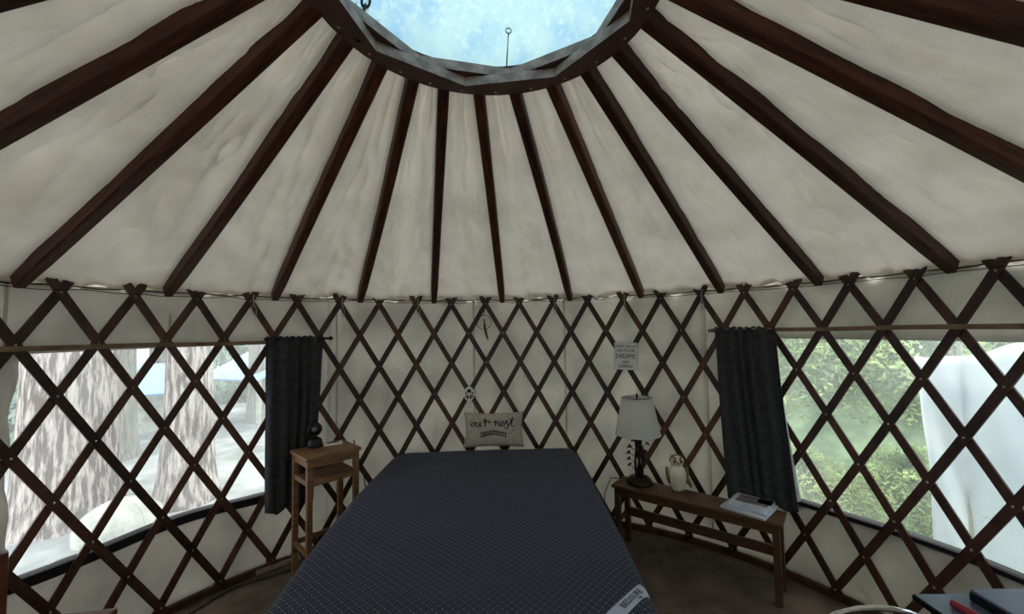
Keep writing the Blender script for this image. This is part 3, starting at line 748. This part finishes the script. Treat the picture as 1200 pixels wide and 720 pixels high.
# ---------------------------------------------------------------- lamp
lp = thing('table_lamp', 'table lamp with a white linen shade and dark twig base on the bench', 'lamp', (1.180, 1.775, 0.50))
bm = B(); lathe(bm, [(0.0001, 0), (0.098, 0), (0.102, 0.010), (0.094, 0.026), (0.080, 0.030), (0.076, 0.044), (0.03, 0.052), (0.0001, 0.054)], 28); obj('base', bm, M['bronze'], lp, smooth=True)
bm = B()
for k in range(4):
    ph = k*pi/2+0.4
    tube(bm, [(0.030*cos(ph+t*2.4)*(1-0.35*t), 0.030*sin(ph+t*2.4)*(1-0.35*t), 0.045+0.33*t) for t in [i/12 for i in range(13)]], [0.010-0.003*i/12 for i in range(13)], 7)
tube(bm, [(0, 0, 0.05), (0.004, 0, 0.2), (0, 0, 0.42)], 0.008, 8)
obj('stem', bm, M['bronze'], lp, smooth=True)
rnd = random.Random(3)
for k in range(16):
    a = k*2.2+0.3; z0 = 0.08+0.018*k; L_ = 0.045+0.035*rnd.random(); bm = B()
    e = Vector((cos(a)*L_, sin(a)*L_, z0+0.03)); tube(bm, [(cos(a)*0.015, sin(a)*0.015, z0-0.01), (cos(a)*L_*0.6, sin(a)*L_*0.6, z0+0.005), e], [0.0035, 0.003, 0.002], 5)
    for j in range(2):
        c0_ = e+Vector((0.012*cos(a+j), 0.012*sin(a+j), 0.006*j)); R_ = Matrix.Translation(c0_) @ Matrix.Rotation(a+j*1.3, 4, 'Z') @ Matrix.Rotation(0.5, 4, 'Y') @ Matrix.Diagonal((0.024, 0.012, 0.003, 1))
        bmesh.ops.create_icosphere(bm, subdivisions=1, radius=1, matrix=R_)
    obj('twig', bm, M['bronze'], lp, smooth=True)
bm = B(); prof = [(0.172, 0.375), (0.118, 0.660), (0.1165, 0.660), (0.1705, 0.375)]
rings_ = lathe(bm, prof+[prof[0]], 48); o = obj('shade', bm, M['shade'], lp, smooth=False)
for p in o.data.polygons: p.use_smooth = True
for nm, r_, z_ in (('shade_trim', 0.1725, 0.378), ('shade_trim', 0.119, 0.657)):
    bm = B(); tube(bm, [(r_*cos(t*pi/24), r_*sin(t*pi/24), z_) for t in range(48)], 0.0028, 6, closed=True); obj(nm, bm, M['shade'], lp, smooth=True)
bm = B(); tube(bm, [(0, 0, 0.41), (0, 0, 0.64)], 0.004, 6)
for k in range(3): tube(bm, [(0, 0, 0.64), (0.117*cos(k*2.1), 0.117*sin(k*2.1), 0.655)], 0.002, 5)
obj('harp', bm, M['wire'], lp)
bm = B(); lathe(bm, [(0.0001, 0.64), (0.007, 0.645), (0.004, 0.655), (0.010, 0.672), (0.007, 0.684), (0.0001, 0.695)], 12); obj('finial', bm, M['bronze'], lp, smooth=True)
bm = B(); bmesh.ops.create_uvsphere(bm, u_segments=16, v_segments=10, radius=0.032, matrix=Matrix.Translation((0, 0, 0.47)) @ Matrix.Diagonal((1, 1, 1.3, 1))); obj('bulb', bm, M['white'], lp, smooth=True)

# ---------------------------------------------------------------- owl figurine
ow = thing('owl_figurine', 'cream glazed ceramic owl with brown wings standing on the bench', 'figurine', (1.405, 1.60, 0.50), radians(-12))
bm = B(); lathe(bm, [(0.0001, 0), (0.038, 0), (0.046, 0.010), (0.062, 0.055), (0.070, 0.100), (0.066, 0.135), (0.050, 0.165), (0.040, 0.178), (0.0001, 0.190)], 28, sx=1, sy=0.85); obj('body', bm, M['cream'], ow, smooth=True)
bm = B(); bmesh.ops.create_uvsphere(bm, u_segments=24, v_segments=16, radius=0.050, matrix=Matrix.Translation((0.0, 0, 0.212)) @ Matrix.Diagonal((1, 0.85, 0.88, 1))); obj('head', bm, M['cream'], ow, smooth=True)
bm = B()
for sx in (-1, 1): tube(bm, [(sx*0.012, -0.036, 0.236), (sx*0.034, -0.022, 0.252), (sx*0.044, -0.005, 0.262)], [0.008, 0.006, 0.002], 7)
tube(bm, [(0.052*cos(t*pi/16), -0.004, 0.214+0.046*sin(t*pi/16)) for t in range(17)], 0.0055, 6)
obj('crest', bm, M['olive'], ow, smooth=True)
for sx in (-1, 1):
    bm = B(); lathe(bm, [(0.0001, 0.006), (0.012, 0.003), (0.017, -0.004)], 16); bmesh.ops.transform(bm, matrix=Matrix.Translation((sx*0.019, -0.036, 0.218)) @ Matrix.Rotation(radians(90), 4, 'X'), verts=bm.verts); e = obj('eye', bm, M['olive'], ow, smooth=True)
    bm = B(); bmesh.ops.create_icosphere(bm, subdivisions=2, radius=0.006, matrix=Matrix.Translation((sx*0.019, -0.0415, 0.218))); obj('pupil', bm, M['black'], e, smooth=True)
    bm = B(); bmesh.ops.create_uvsphere(bm, u_segments=16, v_segments=12, radius=1, matrix=Matrix.Translation((sx*0.064, 0.006, 0.105)) @ Matrix.Rotation(sx*0.14, 4, 'Y') @ Matrix.Diagonal((0.016, 0.040, 0.066, 1))); obj('wing', bm, M['olive'], ow, smooth=True)
    bm = B()
    for j in range(3): bmesh.ops.create_icosphere(bm, subdivisions=1, radius=0.007, matrix=Matrix.Translation((sx*0.02+(j-1)*0.011, -0.036, 0.006)))
    obj('foot', bm, M['olive'], ow, smooth=True)
bm = B(); r_ = bmesh.ops.create_cone(bm, segments=8, radius1=0.007, radius2=0.001, depth=0.02, matrix=Matrix.Translation((0, -0.046, 0.204)) @ Matrix.Rotation(radians(150), 4, 'X')); obj('beak', bm, M['olive'], ow)
bm = B(); tube(bm, [(0.05, 0.03, 0.10), (0.078, 0.035, 0.075), (0.100, 0.035, 0.03), (0.106, 0.035, 0.008)], [0.016, 0.018, 0.013, 0.006], 8); obj('tail', bm, M['olive'], ow, smooth=True)

# ---------------------------------------------------------------- magazines on the bench end
def magazine(label, loc, rz, w_, d_, h_, cover, art):
    t = thing('magazine', label, 'magazine', loc, rz, None)
    bm = B(); box(bm, -w_/2+0.002, w_/2-0.002, -d_/2+0.002, d_/2-0.002, 0.0012, h_-0.0012); obj('pages', bm, M['paper'], t)
    bm = B(); box(bm, -w_/2, w_/2, -d_/2, d_/2, 0, 0.0012); box(bm, -w_/2, w_/2, -d_/2, d_/2, h_-0.0012, h_); box(bm, -w_/2, -w_/2+0.0016, -d_/2, d_/2, 0, h_); obj('cover', bm, cover, t)
    for (x0, x1, y0, y1, m_) in art:
        bm = B(); box(bm, x0, x1, y0, y1, h_, h_+0.0005); obj('cover_picture', bm, m_, t)
    return t
M['navy'] = flat('navy_print', (28, 34, 62), 0.35); M['photo'] = noise_mat('cover_photo', s2l((34, 38, 48)), s2l((168, 150, 146)), 22, 0.3, 0); M['skyprint'] = noise_mat('cover_sky', s2l((150, 166, 196)), s2l((210, 214, 224)), 14, 0.3, 0)
ma = radians(-49.5)
magazine('pale-edged magazine at the bottom of the pile on the bench end', (1.735, 1.262, 0.50), ma-0.06, 0.27, 0.265, 0.012, M['paper'], [])
magazine('second magazine in the pile on the bench, under the dark-covered one', (1.742, 1.266, 0.512), ma+0.05, 0.25, 0.25, 0.009, M['skyprint'], [])
magazine('glossy dark-covered magazine topmost on the bench end', (1.750, 1.270, 0.521), ma, 0.235, 0.245, 0.008, M['paper'], [(-0.09, 0.10, -0.02, 0.11, M['photo']), (-0.02, 0.112, -0.115, -0.03, M['skyprint']), (0.03, 0.115, 0.03, 0.118, M['navy'])])

# ---------------------------------------------------------------- sign on the lattice
ca_ = 26.08; p0 = pol(ca_, 2.372, ZT-0.487)
sg = thing('motto_sign', 'small white sign with black hand lettering hung on the lattice above the lamp', 'sign', p0, -az(ca_)); sg.rotation_euler = (0, radians(1.5), -az(ca_))
bm = B(); box(bm, -0.098, 0.098, 0.0, 0.012, -0.118, 0.118, 0.003); obj('board', bm, M['white'], sg)
bm = B()
for (x0, x1, z0, z1) in ((-0.098, 0.098, 0.112, 0.118), (-0.098, 0.098, -0.118, -0.112), (-0.098, -0.092, -0.112, 0.112), (0.092, 0.098, -0.112, 0.112)): box(bm, x0, x1, -0.003, 0.001, z0, z1)
obj('border', bm, M['paper'], sg)
for s_, sz, zz, sx in (("DON'T GIVE UP", 0.031, 0.082, 0.82), ('ON YOUR', 0.036, 0.046, 0.95), ('DREAMS', 0.056, -0.002, 0.80), ('KEEP', 0.028, -0.052, 0.9), ('SLEEPING', 0.034, -0.088, 0.85)):
    text_mesh(s_, sz, M['ink'], Matrix.Translation((0, -0.0012, zz)) @ Matrix.Rotation(radians(90), 4, 'X'), 'lettering', sg, 0.0008, sx=sx)

# ---------------------------------------------------------------- dream catcher, medallion, clips
p0 = pol(17.9, 2.368, 1.784)
dc = thing('dream_catcher', 'round hoop with a brown feather hanging from a lattice tip above the cushion', 'dream catcher', p0, -az(17.9))
bm = B(); tube(bm, [(0.066*cos(t*pi/16), 0, 0.066*sin(t*pi/16)) for t in range(32)], 0.0032, 6, closed=True); obj('hoop', bm, M['wire'], dc, smooth=True)
bm = B()
for k in range(8):
    a = k*pi/4; b_ = a+3*pi/4; tube(bm, [(0.065*cos(a), 0, 0.065*sin(a)), (0.065*cos(b_), 0, 0.065*sin(b_))], 0.0006, 4)
obj('web', bm, M['feather'], dc)
bm = B(); tube(bm, [(0, 0, 0.066), (0.004, 0.006, 0.12), (0.002, 0.012, 0.168)], 0.0016, 5); obj('string', bm, M['wire'], dc)
bm = B(); V = []
for i in range(15):
    t = i/14; wd = 0.014*max(0.0, sin(pi*min(1, t*1.02)))**0.6*(0.6+0.4*t)+0.001; x = 0.002+0.035*t**2; z = 0.03-0.205*t; V.append([bm.verts.new((x-wd, -0.003, z+0.006)), bm.verts.new((x, -0.006, z)), bm.verts.new((x+wd, -0.003, z+0.006)), bm.verts.new((x, 0.0, z))])
for a, b_ in zip(V, V[1:]):
    for k in range(4): bm.faces.new((a[k], a[(k+1) % 4], b_[(k+1) % 4], b_[k]))
obj('feather', bm, M['feather'], dc, smooth=True)
p0 = pol(16.97, 2.372, 1.136)
md = thing('medallion', 'oval white medallion with black cut-outs on a lattice crossing above the cushion', 'ornament', p0, -az(16.97))
def oval(bm, rx, rz, y0, y1, cx=0, cz=0, n=24):
    a = [bm.verts.new((cx+rx*cos(2*pi*k/n), y0, cz+rz*sin(2*pi*k/n))) for k in range(n)]; b_ = [bm.verts.new((cx+rx*cos(2*pi*k/n), y1, cz+rz*sin(2*pi*k/n))) for k in range(n)]
    bm.faces.new(a); bm.faces.new(b_[::-1])
    for k in range(n): bm.faces.new((a[k], b_[k], b_[(k+1) % n], a[(k+1) % n]))
bm = B(); oval(bm, 0.048, 0.066, -0.004, 0.006); obj('disc', bm, M['white'], md)
bm = B(); oval(bm, 0.020, 0.016, -0.012, -0.004, 0, 0.028, 16)
obj('boss', bm, M['black'], md)
for (cx, cz, rx, rz) in ((-0.028, 0.006, 0.007, 0.012), (0.028, 0.006, 0.007, 0.012), (-0.013, -0.028, 0.009, 0.020), (0.013, -0.028, 0.009, 0.020), (-0.030, -0.022, 0.006, 0.010), (0.030, -0.022, 0.006, 0.010)):
    bm = B(); oval(bm, rx, rz, -0.007, -0.004, cx, cz, 12); obj('cut_out', bm, M['dark'], md)
def clip_mesh():
    bm = B(); tube(bm, [(0.013*cos(t*pi/10), 0, 0.042*sin(t*pi/10)) for t in range(20)], 0.0028, 6, closed=True); me = bpy.data.meshes.new('loop'); bm.to_mesh(me); bm.free(); me.materials.append(M['steel'])
    for p in me.polygons: p.use_smooth = True
    bm = B(); tube(bm, [(0, 0, 0.042), (-0.006, 0.004, 0.085), (0.0, 0.010, 0.115)], 0.0022, 5); m2 = bpy.data.meshes.new('tie'); bm.to_mesh(m2); bm.free(); m2.materials.append(M['white'])
    return me, m2
mA, mB = clip_mesh()
for c, lab in ((6, 'metal loop on a tie hanging at the lattice tip left of the left curtain top'), (10, 'metal loop hanging at the lattice tip right of the left curtain rod end'),
               (14, 'metal loop on a tie two lattice tips left of the dream catcher'), (22, 'metal loop on a tie two lattice tips right of the dream catcher'),
               (26, 'metal loop on a tie hanging at the lattice tip above the motto sign'), (30, 'metal loop on a tie hanging at the lattice tip left of the right curtain top')):
    p = pol(c+0.12, 2.372, ZT-0.07); t = thing('hanging_clip', lab, 'clip', p, -az(c), 'clips hanging along the top of the lattice')
    obj('loop', mA, None, t).rotation_euler = (0, radians(random.uniform(-12, 12)), random.uniform(-0.9, 0.9)); obj('tie', mB, None, t)

# ---------------------------------------------------------------- chain and eye rod in the skylight
ch = thing('chain', 'short dark steel chain hanging at the left edge of the skylight', 'chain', (-0.500, 0.262, RING_Z+0.015))
for k in range(5):
    bm = B(); tube(bm, [(0.015*cos(t*pi/8), 0, 0.025*sin(t*pi/8)) for t in range(16)], 0.0055, 6, closed=True)
    o = obj('chain_link', bm, M['wire'], ch, smooth=True); o.location = (0.008*k, -0.004*k, 0.005+0.033*k); o.rotation_euler = (0.2, 0.25, (pi/2)*(k % 2)+0.5)
er = thing('eye_rod', 'thin steel rod with an eye at its tip standing on the skylight ring', 'rod', (0.118, 0.545, RING_Z+0.092))
bm = B(); tube(bm, [(0, 0, 0), (0.003, -0.03, 0.06), (0.008, -0.06, 0.125)], 0.0035, 7); obj('shaft', bm, M['steel'], er, smooth=True)
bm = B(); tube(bm, [(0.008+0.013*cos(t*pi/8), -0.066, 0.138+0.013*sin(t*pi/8)) for t in range(16)], 0.0038, 6, closed=True); obj('eye', bm, M['steel'], er, smooth=True)

# ---------------------------------------------------------------- desk, laptop, marker, chairs, left table
ds = thing('desk', 'dark desk with a window reflection coloured grey onto its glossy top at the lower right', 'desk', (1.506, 0.004, 0), radians(-6))
bm = B(); box(bm, 0, 0.62, -0.95, 0.0, 0.728, 0.75, 0.006); o = obj('top', bm, M['glossblack'], ds)
bm = B(); box(bm, 0.006, 0.614, -0.944, -0.006, 0.750, 0.7515); obj('surface', bm, M['greysheen'], ds)
for x in (0.03, 0.55):
    for y in (-0.92, -0.06):
        bm = B(); tube(bm, [(x, y, 0), (x, y, 0.728)], 0.016, 10); obj('leg', bm, M['black'], ds)
lt = thing('closed_laptop', 'thick closed black laptop with the reflection on its lid coloured grey lying on the desk', 'laptop', (1.662, -0.051, 0.7515), radians(-5))
bm = B(); box(bm, 0, 0.36, -0.26, 0, 0, 0.030, 0.006); obj('body', bm, M['glossblack'], lt)
bm = B(); box(bm, 0.003, 0.357, -0.257, -0.003, 0.030, 0.040, 0.003); obj('lid', bm, M['greysheen'], lt)
mk = thing('red_marker', 'red marker pen lying on the desk beside the laptop', 'marker', (1.571, -0.075, 0.764), radians(-5))
bm = B(); tube(bm, [(0.0, 0.0, 0), (0.012, -0.08, 0)], 0.0125, 14); obj('cap', bm, M['red'], mk, smooth=False)
bm = B(); tube(bm, [(0.012, -0.08, 0), (0.020, -0.135, 0)], 0.0112, 14); obj('barrel', bm, M['red'], mk)
cc = thing('chrome_chair', 'chair with a chromed tube back beside the desk', 'chair', (1.24, -0.30, 0), radians(-8))
bm = B(); pts = [(-0.19, 0.17, 0.45), (-0.188, 0.185, 0.60), (-0.175, 0.20, 0.70)]+[(-0.165*cos(t*pi/10), 0.205, 0.725+0.058*sin(t*pi/10)) for t in range(11)]+[(0.175, 0.20, 0.70), (0.188, 0.185, 0.60), (0.19, 0.17, 0.45)]
tube(bm, pts, 0.009, 10); obj('back_frame', bm, M['chrome'], cc, smooth=True)
bm = B(); grid(bm, 14, 8, lambda u, v: Vector((-0.165+0.33*u, 0.205-0.025*sin(pi*u), 0.56+(0.165+0.04*sin(pi*u))*v))); o = obj('backrest', bm, M['black'], cc, smooth=True); s = o.modifiers.new('t', 'SOLIDIFY'); s.thickness = 0.02
bm = B(); box(bm, -0.20, 0.20, -0.22, 0.18, 0.43, 0.47, 0.015); obj('seat', bm, M['black'], cc)
for x in (-0.18, 0.18):
    for y in (-0.19, 0.16):
        bm = B(); tube(bm, [(x, y, 0.43), (x*1.08, y*1.1, 0)], 0.009, 8); obj('leg', bm, M['chrome'], cc, smooth=True)
lt2 = thing('low_table', 'reddish polished wooden table at the lower left corner', 'table', (-1.33, 0.235, 0), radians(4))
bm = B(); box(bm, -0.44, 0, -0.50, 0, 0.725, 0.75, 0.009); obj('top', bm, M['redwood'], lt2)
for x in (-0.41, -0.05):
    for y in (-0.46, -0.05):
        bm = B(); box(bm, x, x+0.035, y, y+0.035, 0, 0.725, 0.003); obj('leg', bm, M['redwood'], lt2)
pc = thing('wooden_chair', 'dark brown wooden chair with an upright back post at the left edge', 'chair', (-2.045, 0.30, 0), radians(50))
for x in (-0.17, 0.17):
    bm = B(); box(bm, x-0.022, x+0.022, -0.022, 0.022, 0, 0.87, 0.005); obj('back_post', bm, M['redwood'], pc)
    bm = B(); box(bm, x-0.02, x+0.02, 0.0, 0.04, 0, 0.43, 0.004); o = obj('front_leg', bm, M['redwood'], pc); o.location = (0, -0.36, 0)
for z in (0.58, 0.70, 0.82):
    bm = B(); box(bm, -0.148, 0.148, -0.009, 0.009, z-0.03, z+0.03, 0.003); obj('back_slat', bm, M['redwood'], pc)
bm = B(); box(bm, -0.195, 0.195, -0.38, 0.02, 0.43, 0.455, 0.006); obj('seat', bm, M['redwood'], pc)

# ---------------------------------------------------------------- power strip and cords on the floor
a_ = atan2(1.89-1.736, -1.482+1.669)
ps = thing('power_strip', 'beige power strip lying on the floor below the left curtain', 'power strip', (-1.669, 1.745, 0), a_)
bm = B(); box(bm, 0, 0.36, -0.028, 0.028, 0, 0.035, 0.006); obj('body', bm, M['beige'], ps)
for k in range(5):
    bm = B(); box(bm, 0.05+0.058*k, 0.078+0.058*k, -0.014, 0.014, 0.035, 0.0365); obj('socket', bm, M['dark'], ps)
bm = B(); tube(bm, [(0, 0, 0), (0, 0, 0.03), (-0.01, 0, 0.05)], [0.022, 0.024, 0.012], 10); o = obj('red_plug', bm, M['pink'], smooth=True); o.location = (-1.600, 1.802, 0.037); tag(o, 'dull red plug standing in the power strip', 'plug')
bm = B(); pts = []
for i in range(60):
    t = i/59; c = 0.0+7.6*t; r = 2.30+0.03*sin(t*11); z = 0.012+0.09*max(0, sin(t*5.2+0.5))**2
    pts.append(pol(c, r, z))
tube(bm, pts, 0.0055, 7); under(obj('cord', bm, M['black'], smooth=True), ps)
bm = B(); pts = [(-1.50+0.10*t, 1.88+0.05*sin(t*5), 0.04+0.13*sin(pi*t)) for t in [i/14 for i in range(15)]]
tube(bm, pts, 0.006, 7); tag(under(obj('cord', bm, M['white'], smooth=True), ps), 'pale looped cord')
bm = B(); pts = [Vector((-1.05, 1.95, 0.87)), Vector((-1.0, 2.05, 0.55)), Vector((-0.98, 2.12, 0.25)), Vector((-1.10, 2.02, 0.02)), Vector((-1.38, 1.95, 0.012))]
P_ = []
for i in range(4):
    for k in range(6): P_.append(pts[i].lerp(pts[i+1], k/6))
tube(bm, P_+[pts[-1]], 0.004, 6); tag(obj('charging_cord', bm, M['black'], smooth=True), 'thin black cord falling behind the tall stand to the floor', 'cord')
bm = B(); pts = [(1.11, 1.83, 0.515), (0.99, 1.90, 0.50), (0.935, 1.90, 0.38), (0.92, 1.86, 0.15), (0.93, 1.75, 0.01), (1.0, 1.6, 0.008)]
P_ = []
pts = [Vector(p) for p in pts]
for i in range(5):
    for k in range(6): P_.append(pts[i].lerp(pts[i+1], k/6))
tube(bm, P_+[pts[-1]], 0.0035, 6); tag(obj('lamp_cord', bm, M['black'], smooth=True), 'black cord falling from the lamp between bench and bed', 'cord')

# ---------------------------------------------------------------- outside, left: trunks, sheds
def trunk(label, x, y, r, h, mat, flare=0.5, seed=0, lean=0.0):
    n = 40; zs = [0, 0.15, 0.4, 0.8, 1.4, 2.2, 3.2, 4.5, 6, 8, h]
    bm = B(); rings = []
    for z in zs:
        rr = r*(1+flare*math.exp(-z*2.2))*(1-0.03*z)
        rings.append([bm.verts.new((lean*z+rr*(1+0.10*noise.noise(Vector((cos(2*pi*k/n)*3+seed, sin(2*pi*k/n)*3, z*0.25)))+0.05*noise.noise(Vector((k*1.1, seed, z*0.3))))*cos(2*pi*k/n),
                                    rr*(1+0.10*noise.noise(Vector((cos(2*pi*k/n)*3+seed, sin(2*pi*k/n)*3, z*0.25)))+0.05*noise.noise(Vector((k*1.1, seed, z*0.3))))*sin(2*pi*k/n), z)) for k in range(n)])
    for a, b_ in zip(rings, rings[1:]):
        for k in range(n): bm.faces.new((a[k], a[(k+1) % n], b_[(k+1) % n], b_[k]))
    bm.faces.new(rings[-1])
    t = thing('tree', label, 'tree', (x, y, gz(x, y)-0.05)); obj('trunk', bm, mat, t, smooth=True)
    return t
def crown(parent, n, rad, h0, h1, size, mat, seed):
    rn = random.Random(seed); vs, fs = [], []
    for i in range(n):
        a = rn.uniform(0, 2*pi); z = rn.uniform(h0, h1); rr = rad*sqrt(rn.random())*(1-0.6*(z-h0)/(h1-h0))
        c = Vector((rr*cos(a), rr*sin(a), z)); u = Vector((rn.gauss(0, 1), rn.gauss(0, 1), rn.gauss(0, 1))).normalized(); v = u.orthogonal().normalized(); s = size*rn.uniform(0.6, 1.4)
        k = len(vs); vs += [c-u*s, c+v*s*0.4, c+u*s, c-v*s*0.4]; fs.append((k, k+1, k+2, k+3))
    me = bpy.data.meshes.new('crown'); me.from_pydata(vs, [], fs); o = obj('crown', me, mat, parent); return o
tA = trunk('huge pale redwood trunk filling the left part of the left window', -4.66, 3.62, 0.40, 11, M['bark'], 0.25, 1)
tB = trunk('tall ridged trunk seen through the middle of the left window', -3.72, 4.05, 0.235, 11, M['bark'], 0.55, 5)
tC = trunk('slimmer grey trunk just right of the huge redwood', -6.3, 6.0, 0.32, 11, M['barkgrey'], 0.3, 9)
tD = trunk('thin distant trunk right of the ridged trunk by the curtain', -5.3, 8.6, 0.20, 11, M['barkgrey'], 0.3, 13)
tE = trunk('thin distant trunk between the redwood and the ridged trunk', -8.2, 9.6, 0.22, 11, M['barkgrey'], 0.3, 17)
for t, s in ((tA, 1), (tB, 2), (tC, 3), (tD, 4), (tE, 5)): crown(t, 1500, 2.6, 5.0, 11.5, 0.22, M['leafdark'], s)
# distant foliage screens
def bush_mesh(n, seed, size):
    rn = random.Random(seed); vs, fs = [], []
    for i in range(n):
        a = rn.uniform(0, 2*pi); e = rn.uniform(-0.1, 1)*pi/2; rr = 0.55+0.45*rn.random()**0.5; rr *= 1+0.25*noise.noise(Vector((cos(a)*2, sin(a)*2, e*2+seed)))
        c = Vector((rr*cos(a)*cos(e), rr*sin(a)*cos(e), rr*sin(e)))
        u = Vector((rn.gauss(0, 1), rn.gauss(0, 1), rn.gauss(0, 0.6))).normalized(); v = u.orthogonal().normalized(); v.rotate(Matrix.Rotation(rn.uniform(0, pi), 3, u)); s = size*rn.uniform(0.6, 1.5)
        k = len(vs); vs += [c-u*s, c+v*s*0.35, c+u*s, c-v*s*0.35]; fs.append((k, k+1, k+2, k+3))
    me = bpy.data.meshes.new('foliage'); me.from_pydata(vs, [], fs); return me
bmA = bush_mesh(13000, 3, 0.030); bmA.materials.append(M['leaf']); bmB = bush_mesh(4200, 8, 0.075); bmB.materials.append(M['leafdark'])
st_b = B(); tube(st_b, [(0, 0, -0.3), (0.03, 0, 0.3), (0, 0.03, 0.7)], [0.04, 0.03, 0.015], 7); stem_me = bpy.data.meshes.new('stem'); st_b.to_mesh(stem_me); st_b.free(); stem_me.materials.append(M['barkgrey'])
rn = random.Random(11)
ORD = ['leftmost', 'second from the left', 'third from the left', 'rightmost']
for row, (d, rn_) in enumerate(((4.6, 'front'), (6.2, 'middle'), (8.4, 'back'))):
    for k in range(4):
        a = radians(29+9.8*k+(4 if row % 2 else 0)); x, y = d*sin(a)+rn.uniform(-.15, .15), -1.386+d*cos(a)+rn.uniform(-.15, .15)
        s = 0.62+0.46*row+rn.uniform(-.08, .15)
        t = thing('bush', 'pale green bush outside the right window, %s in the %s row' % (ORD[k], rn_), 'bush', (x, y, gz(x, y)-0.05), rn.uniform(0, 6), 'bushes on the bank outside the right window')
        t.scale = (s, s, s*1.15); obj('foliage', bmA, None, t); obj('stem', stem_me, None, t)
SHR = {-9.5: 'nearest and leftmost', -11.5: 'farther back at the far left', -8.6: 'farthest behind the huge redwood', -6.4: 'far off left of the ridged trunk', -4.9: 'smallest, just right of the ridged trunk', -4.6: 'far off behind the ridged trunk', -3.0: 'far off beside the left curtain'}
for x, y, s in ((-9.5, 8.2, 1.5), (-8.6, 12.6, 1.8), (-6.4, 13.2, 1.9), (-4.6, 13.0, 1.8), (-3.0, 12.0, 1.7), (-11.5, 9.8, 1.9), (-4.9, 10.6, 1.0)):
    t = thing('shrub', 'hazy grey-green shrub outside the left window, '+SHR[x], 'shrub', (x, y, gz(x, y)-0.05), rn.uniform(0, 6), 'distant shrubs outside the left window')
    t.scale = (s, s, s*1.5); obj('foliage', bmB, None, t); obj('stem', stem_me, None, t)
# domed tent, shed with blue sheeting, blue sheet over a pile
tn = thing('domed_tent', 'low pale domed tent by the foot of the huge redwood trunk', 'tent', (-3.80, 3.25, gz(-3.8, 3.25)), radians(40))
bm = B(); prof = [(0.36*cos(t*pi/2/8), 0.30*sin(t*pi/2/8)+0.06) for t in range(8)]+[(0.0001, 0.36)]; lathe(bm, [(0.36, 0)]+prof, 32, sx=1.0, sy=0.8); obj('canopy', bm, M['grey_shed'], tn, smooth=True)
for k in range(3):
    bm = B(); a = k*pi/3; tube(bm, [(0.363*cos(a)*cos(t*pi/12), 0.29*sin(a)*cos(t*pi/12), 0.06+0.303*sin(t*pi/12)) for t in range(13)], 0.006, 5); obj('tent_pole', bm, M['grey_shed'], tn)
def roofed(label, x, y, w_, d_, h_, rz):
    t = thing('lean_to', label, 'shelter', (x, y, gz(x, y)), rz)
    bm = B(); V = [bm.verts.new(p) for p in ((-w_/2-0.1, -d_/2-0.1, h_*0.75), (w_/2+0.1, -d_/2-0.1, h_*0.75), (w_/2+0.1, d_/2, h_*1.15), (-w_/2-0.1, d_/2, h_*1.15))]; bm.faces.new(V)
    o = obj('sheet_roof', bm, M['blueroof'], t); s = o.modifiers.new('t', 'SOLIDIFY'); s.thickness = 0.04
    for px in (-w_/2, w_/2):
        for py, hh in ((-d_/2, h_*0.75), (d_/2, h_*1.1)):
            bm = B(); box(bm, px-0.04, px+0.04, py-0.04, py+0.04, 0, hh); obj('post', bm, M['grey_shed'], t)
    bm = B(); box(bm, -w_/2, w_/2, d_/2-0.05, d_/2, 0, h_*1.05); obj('back_wall', bm, M['grey_shed'], t)
roofed('low shelter with a pale blue sheet roof between the two big trunks', -6.6, 7.6, 1.3, 1.2, 1.25, radians(30))
roofed('shelter with a pale blue sheet roof just right of the ridged trunk', -5.6, 9.0, 1.6, 1.2, 1.35, radians(-20))
# white sheeting hung outside the right window
def shpt(u, v):
    c = 36.95+11*u; top = ZT-0.33-0.10*abs(sin(u*9.5+0.7))**1.5-0.06*max(0, 0.08-u)/0.08
    z = 0.15+(top-0.15)*v
    r = 2.72+0.035*sin(u*38+v*3)+0.03*noise.noise(Vector((u*9, v*3, 0)))+0.10*(1-v)
    return pol(c, r, z)
bm = B(); grid(bm, 80, 24, shpt); o = obj('white_sheet', bm, M['tarpwhite'], smooth=True); tag(o, 'white translucent sheet hanging outside the right part of the right window', 'sheet')
o.modifiers.new('t', 'SOLIDIFY').thickness = 0.004
for c in (38.0, 43.0, 47.8):
    bm = B(); tube(bm, [pol(c, 2.76, gz(*pol(c, 2.76, 0)[:2])-0.1), pol(c, 2.76, ZT-0.36)], 0.012, 7)
    p = obj('support_pole', bm, M['grey_shed'], o)
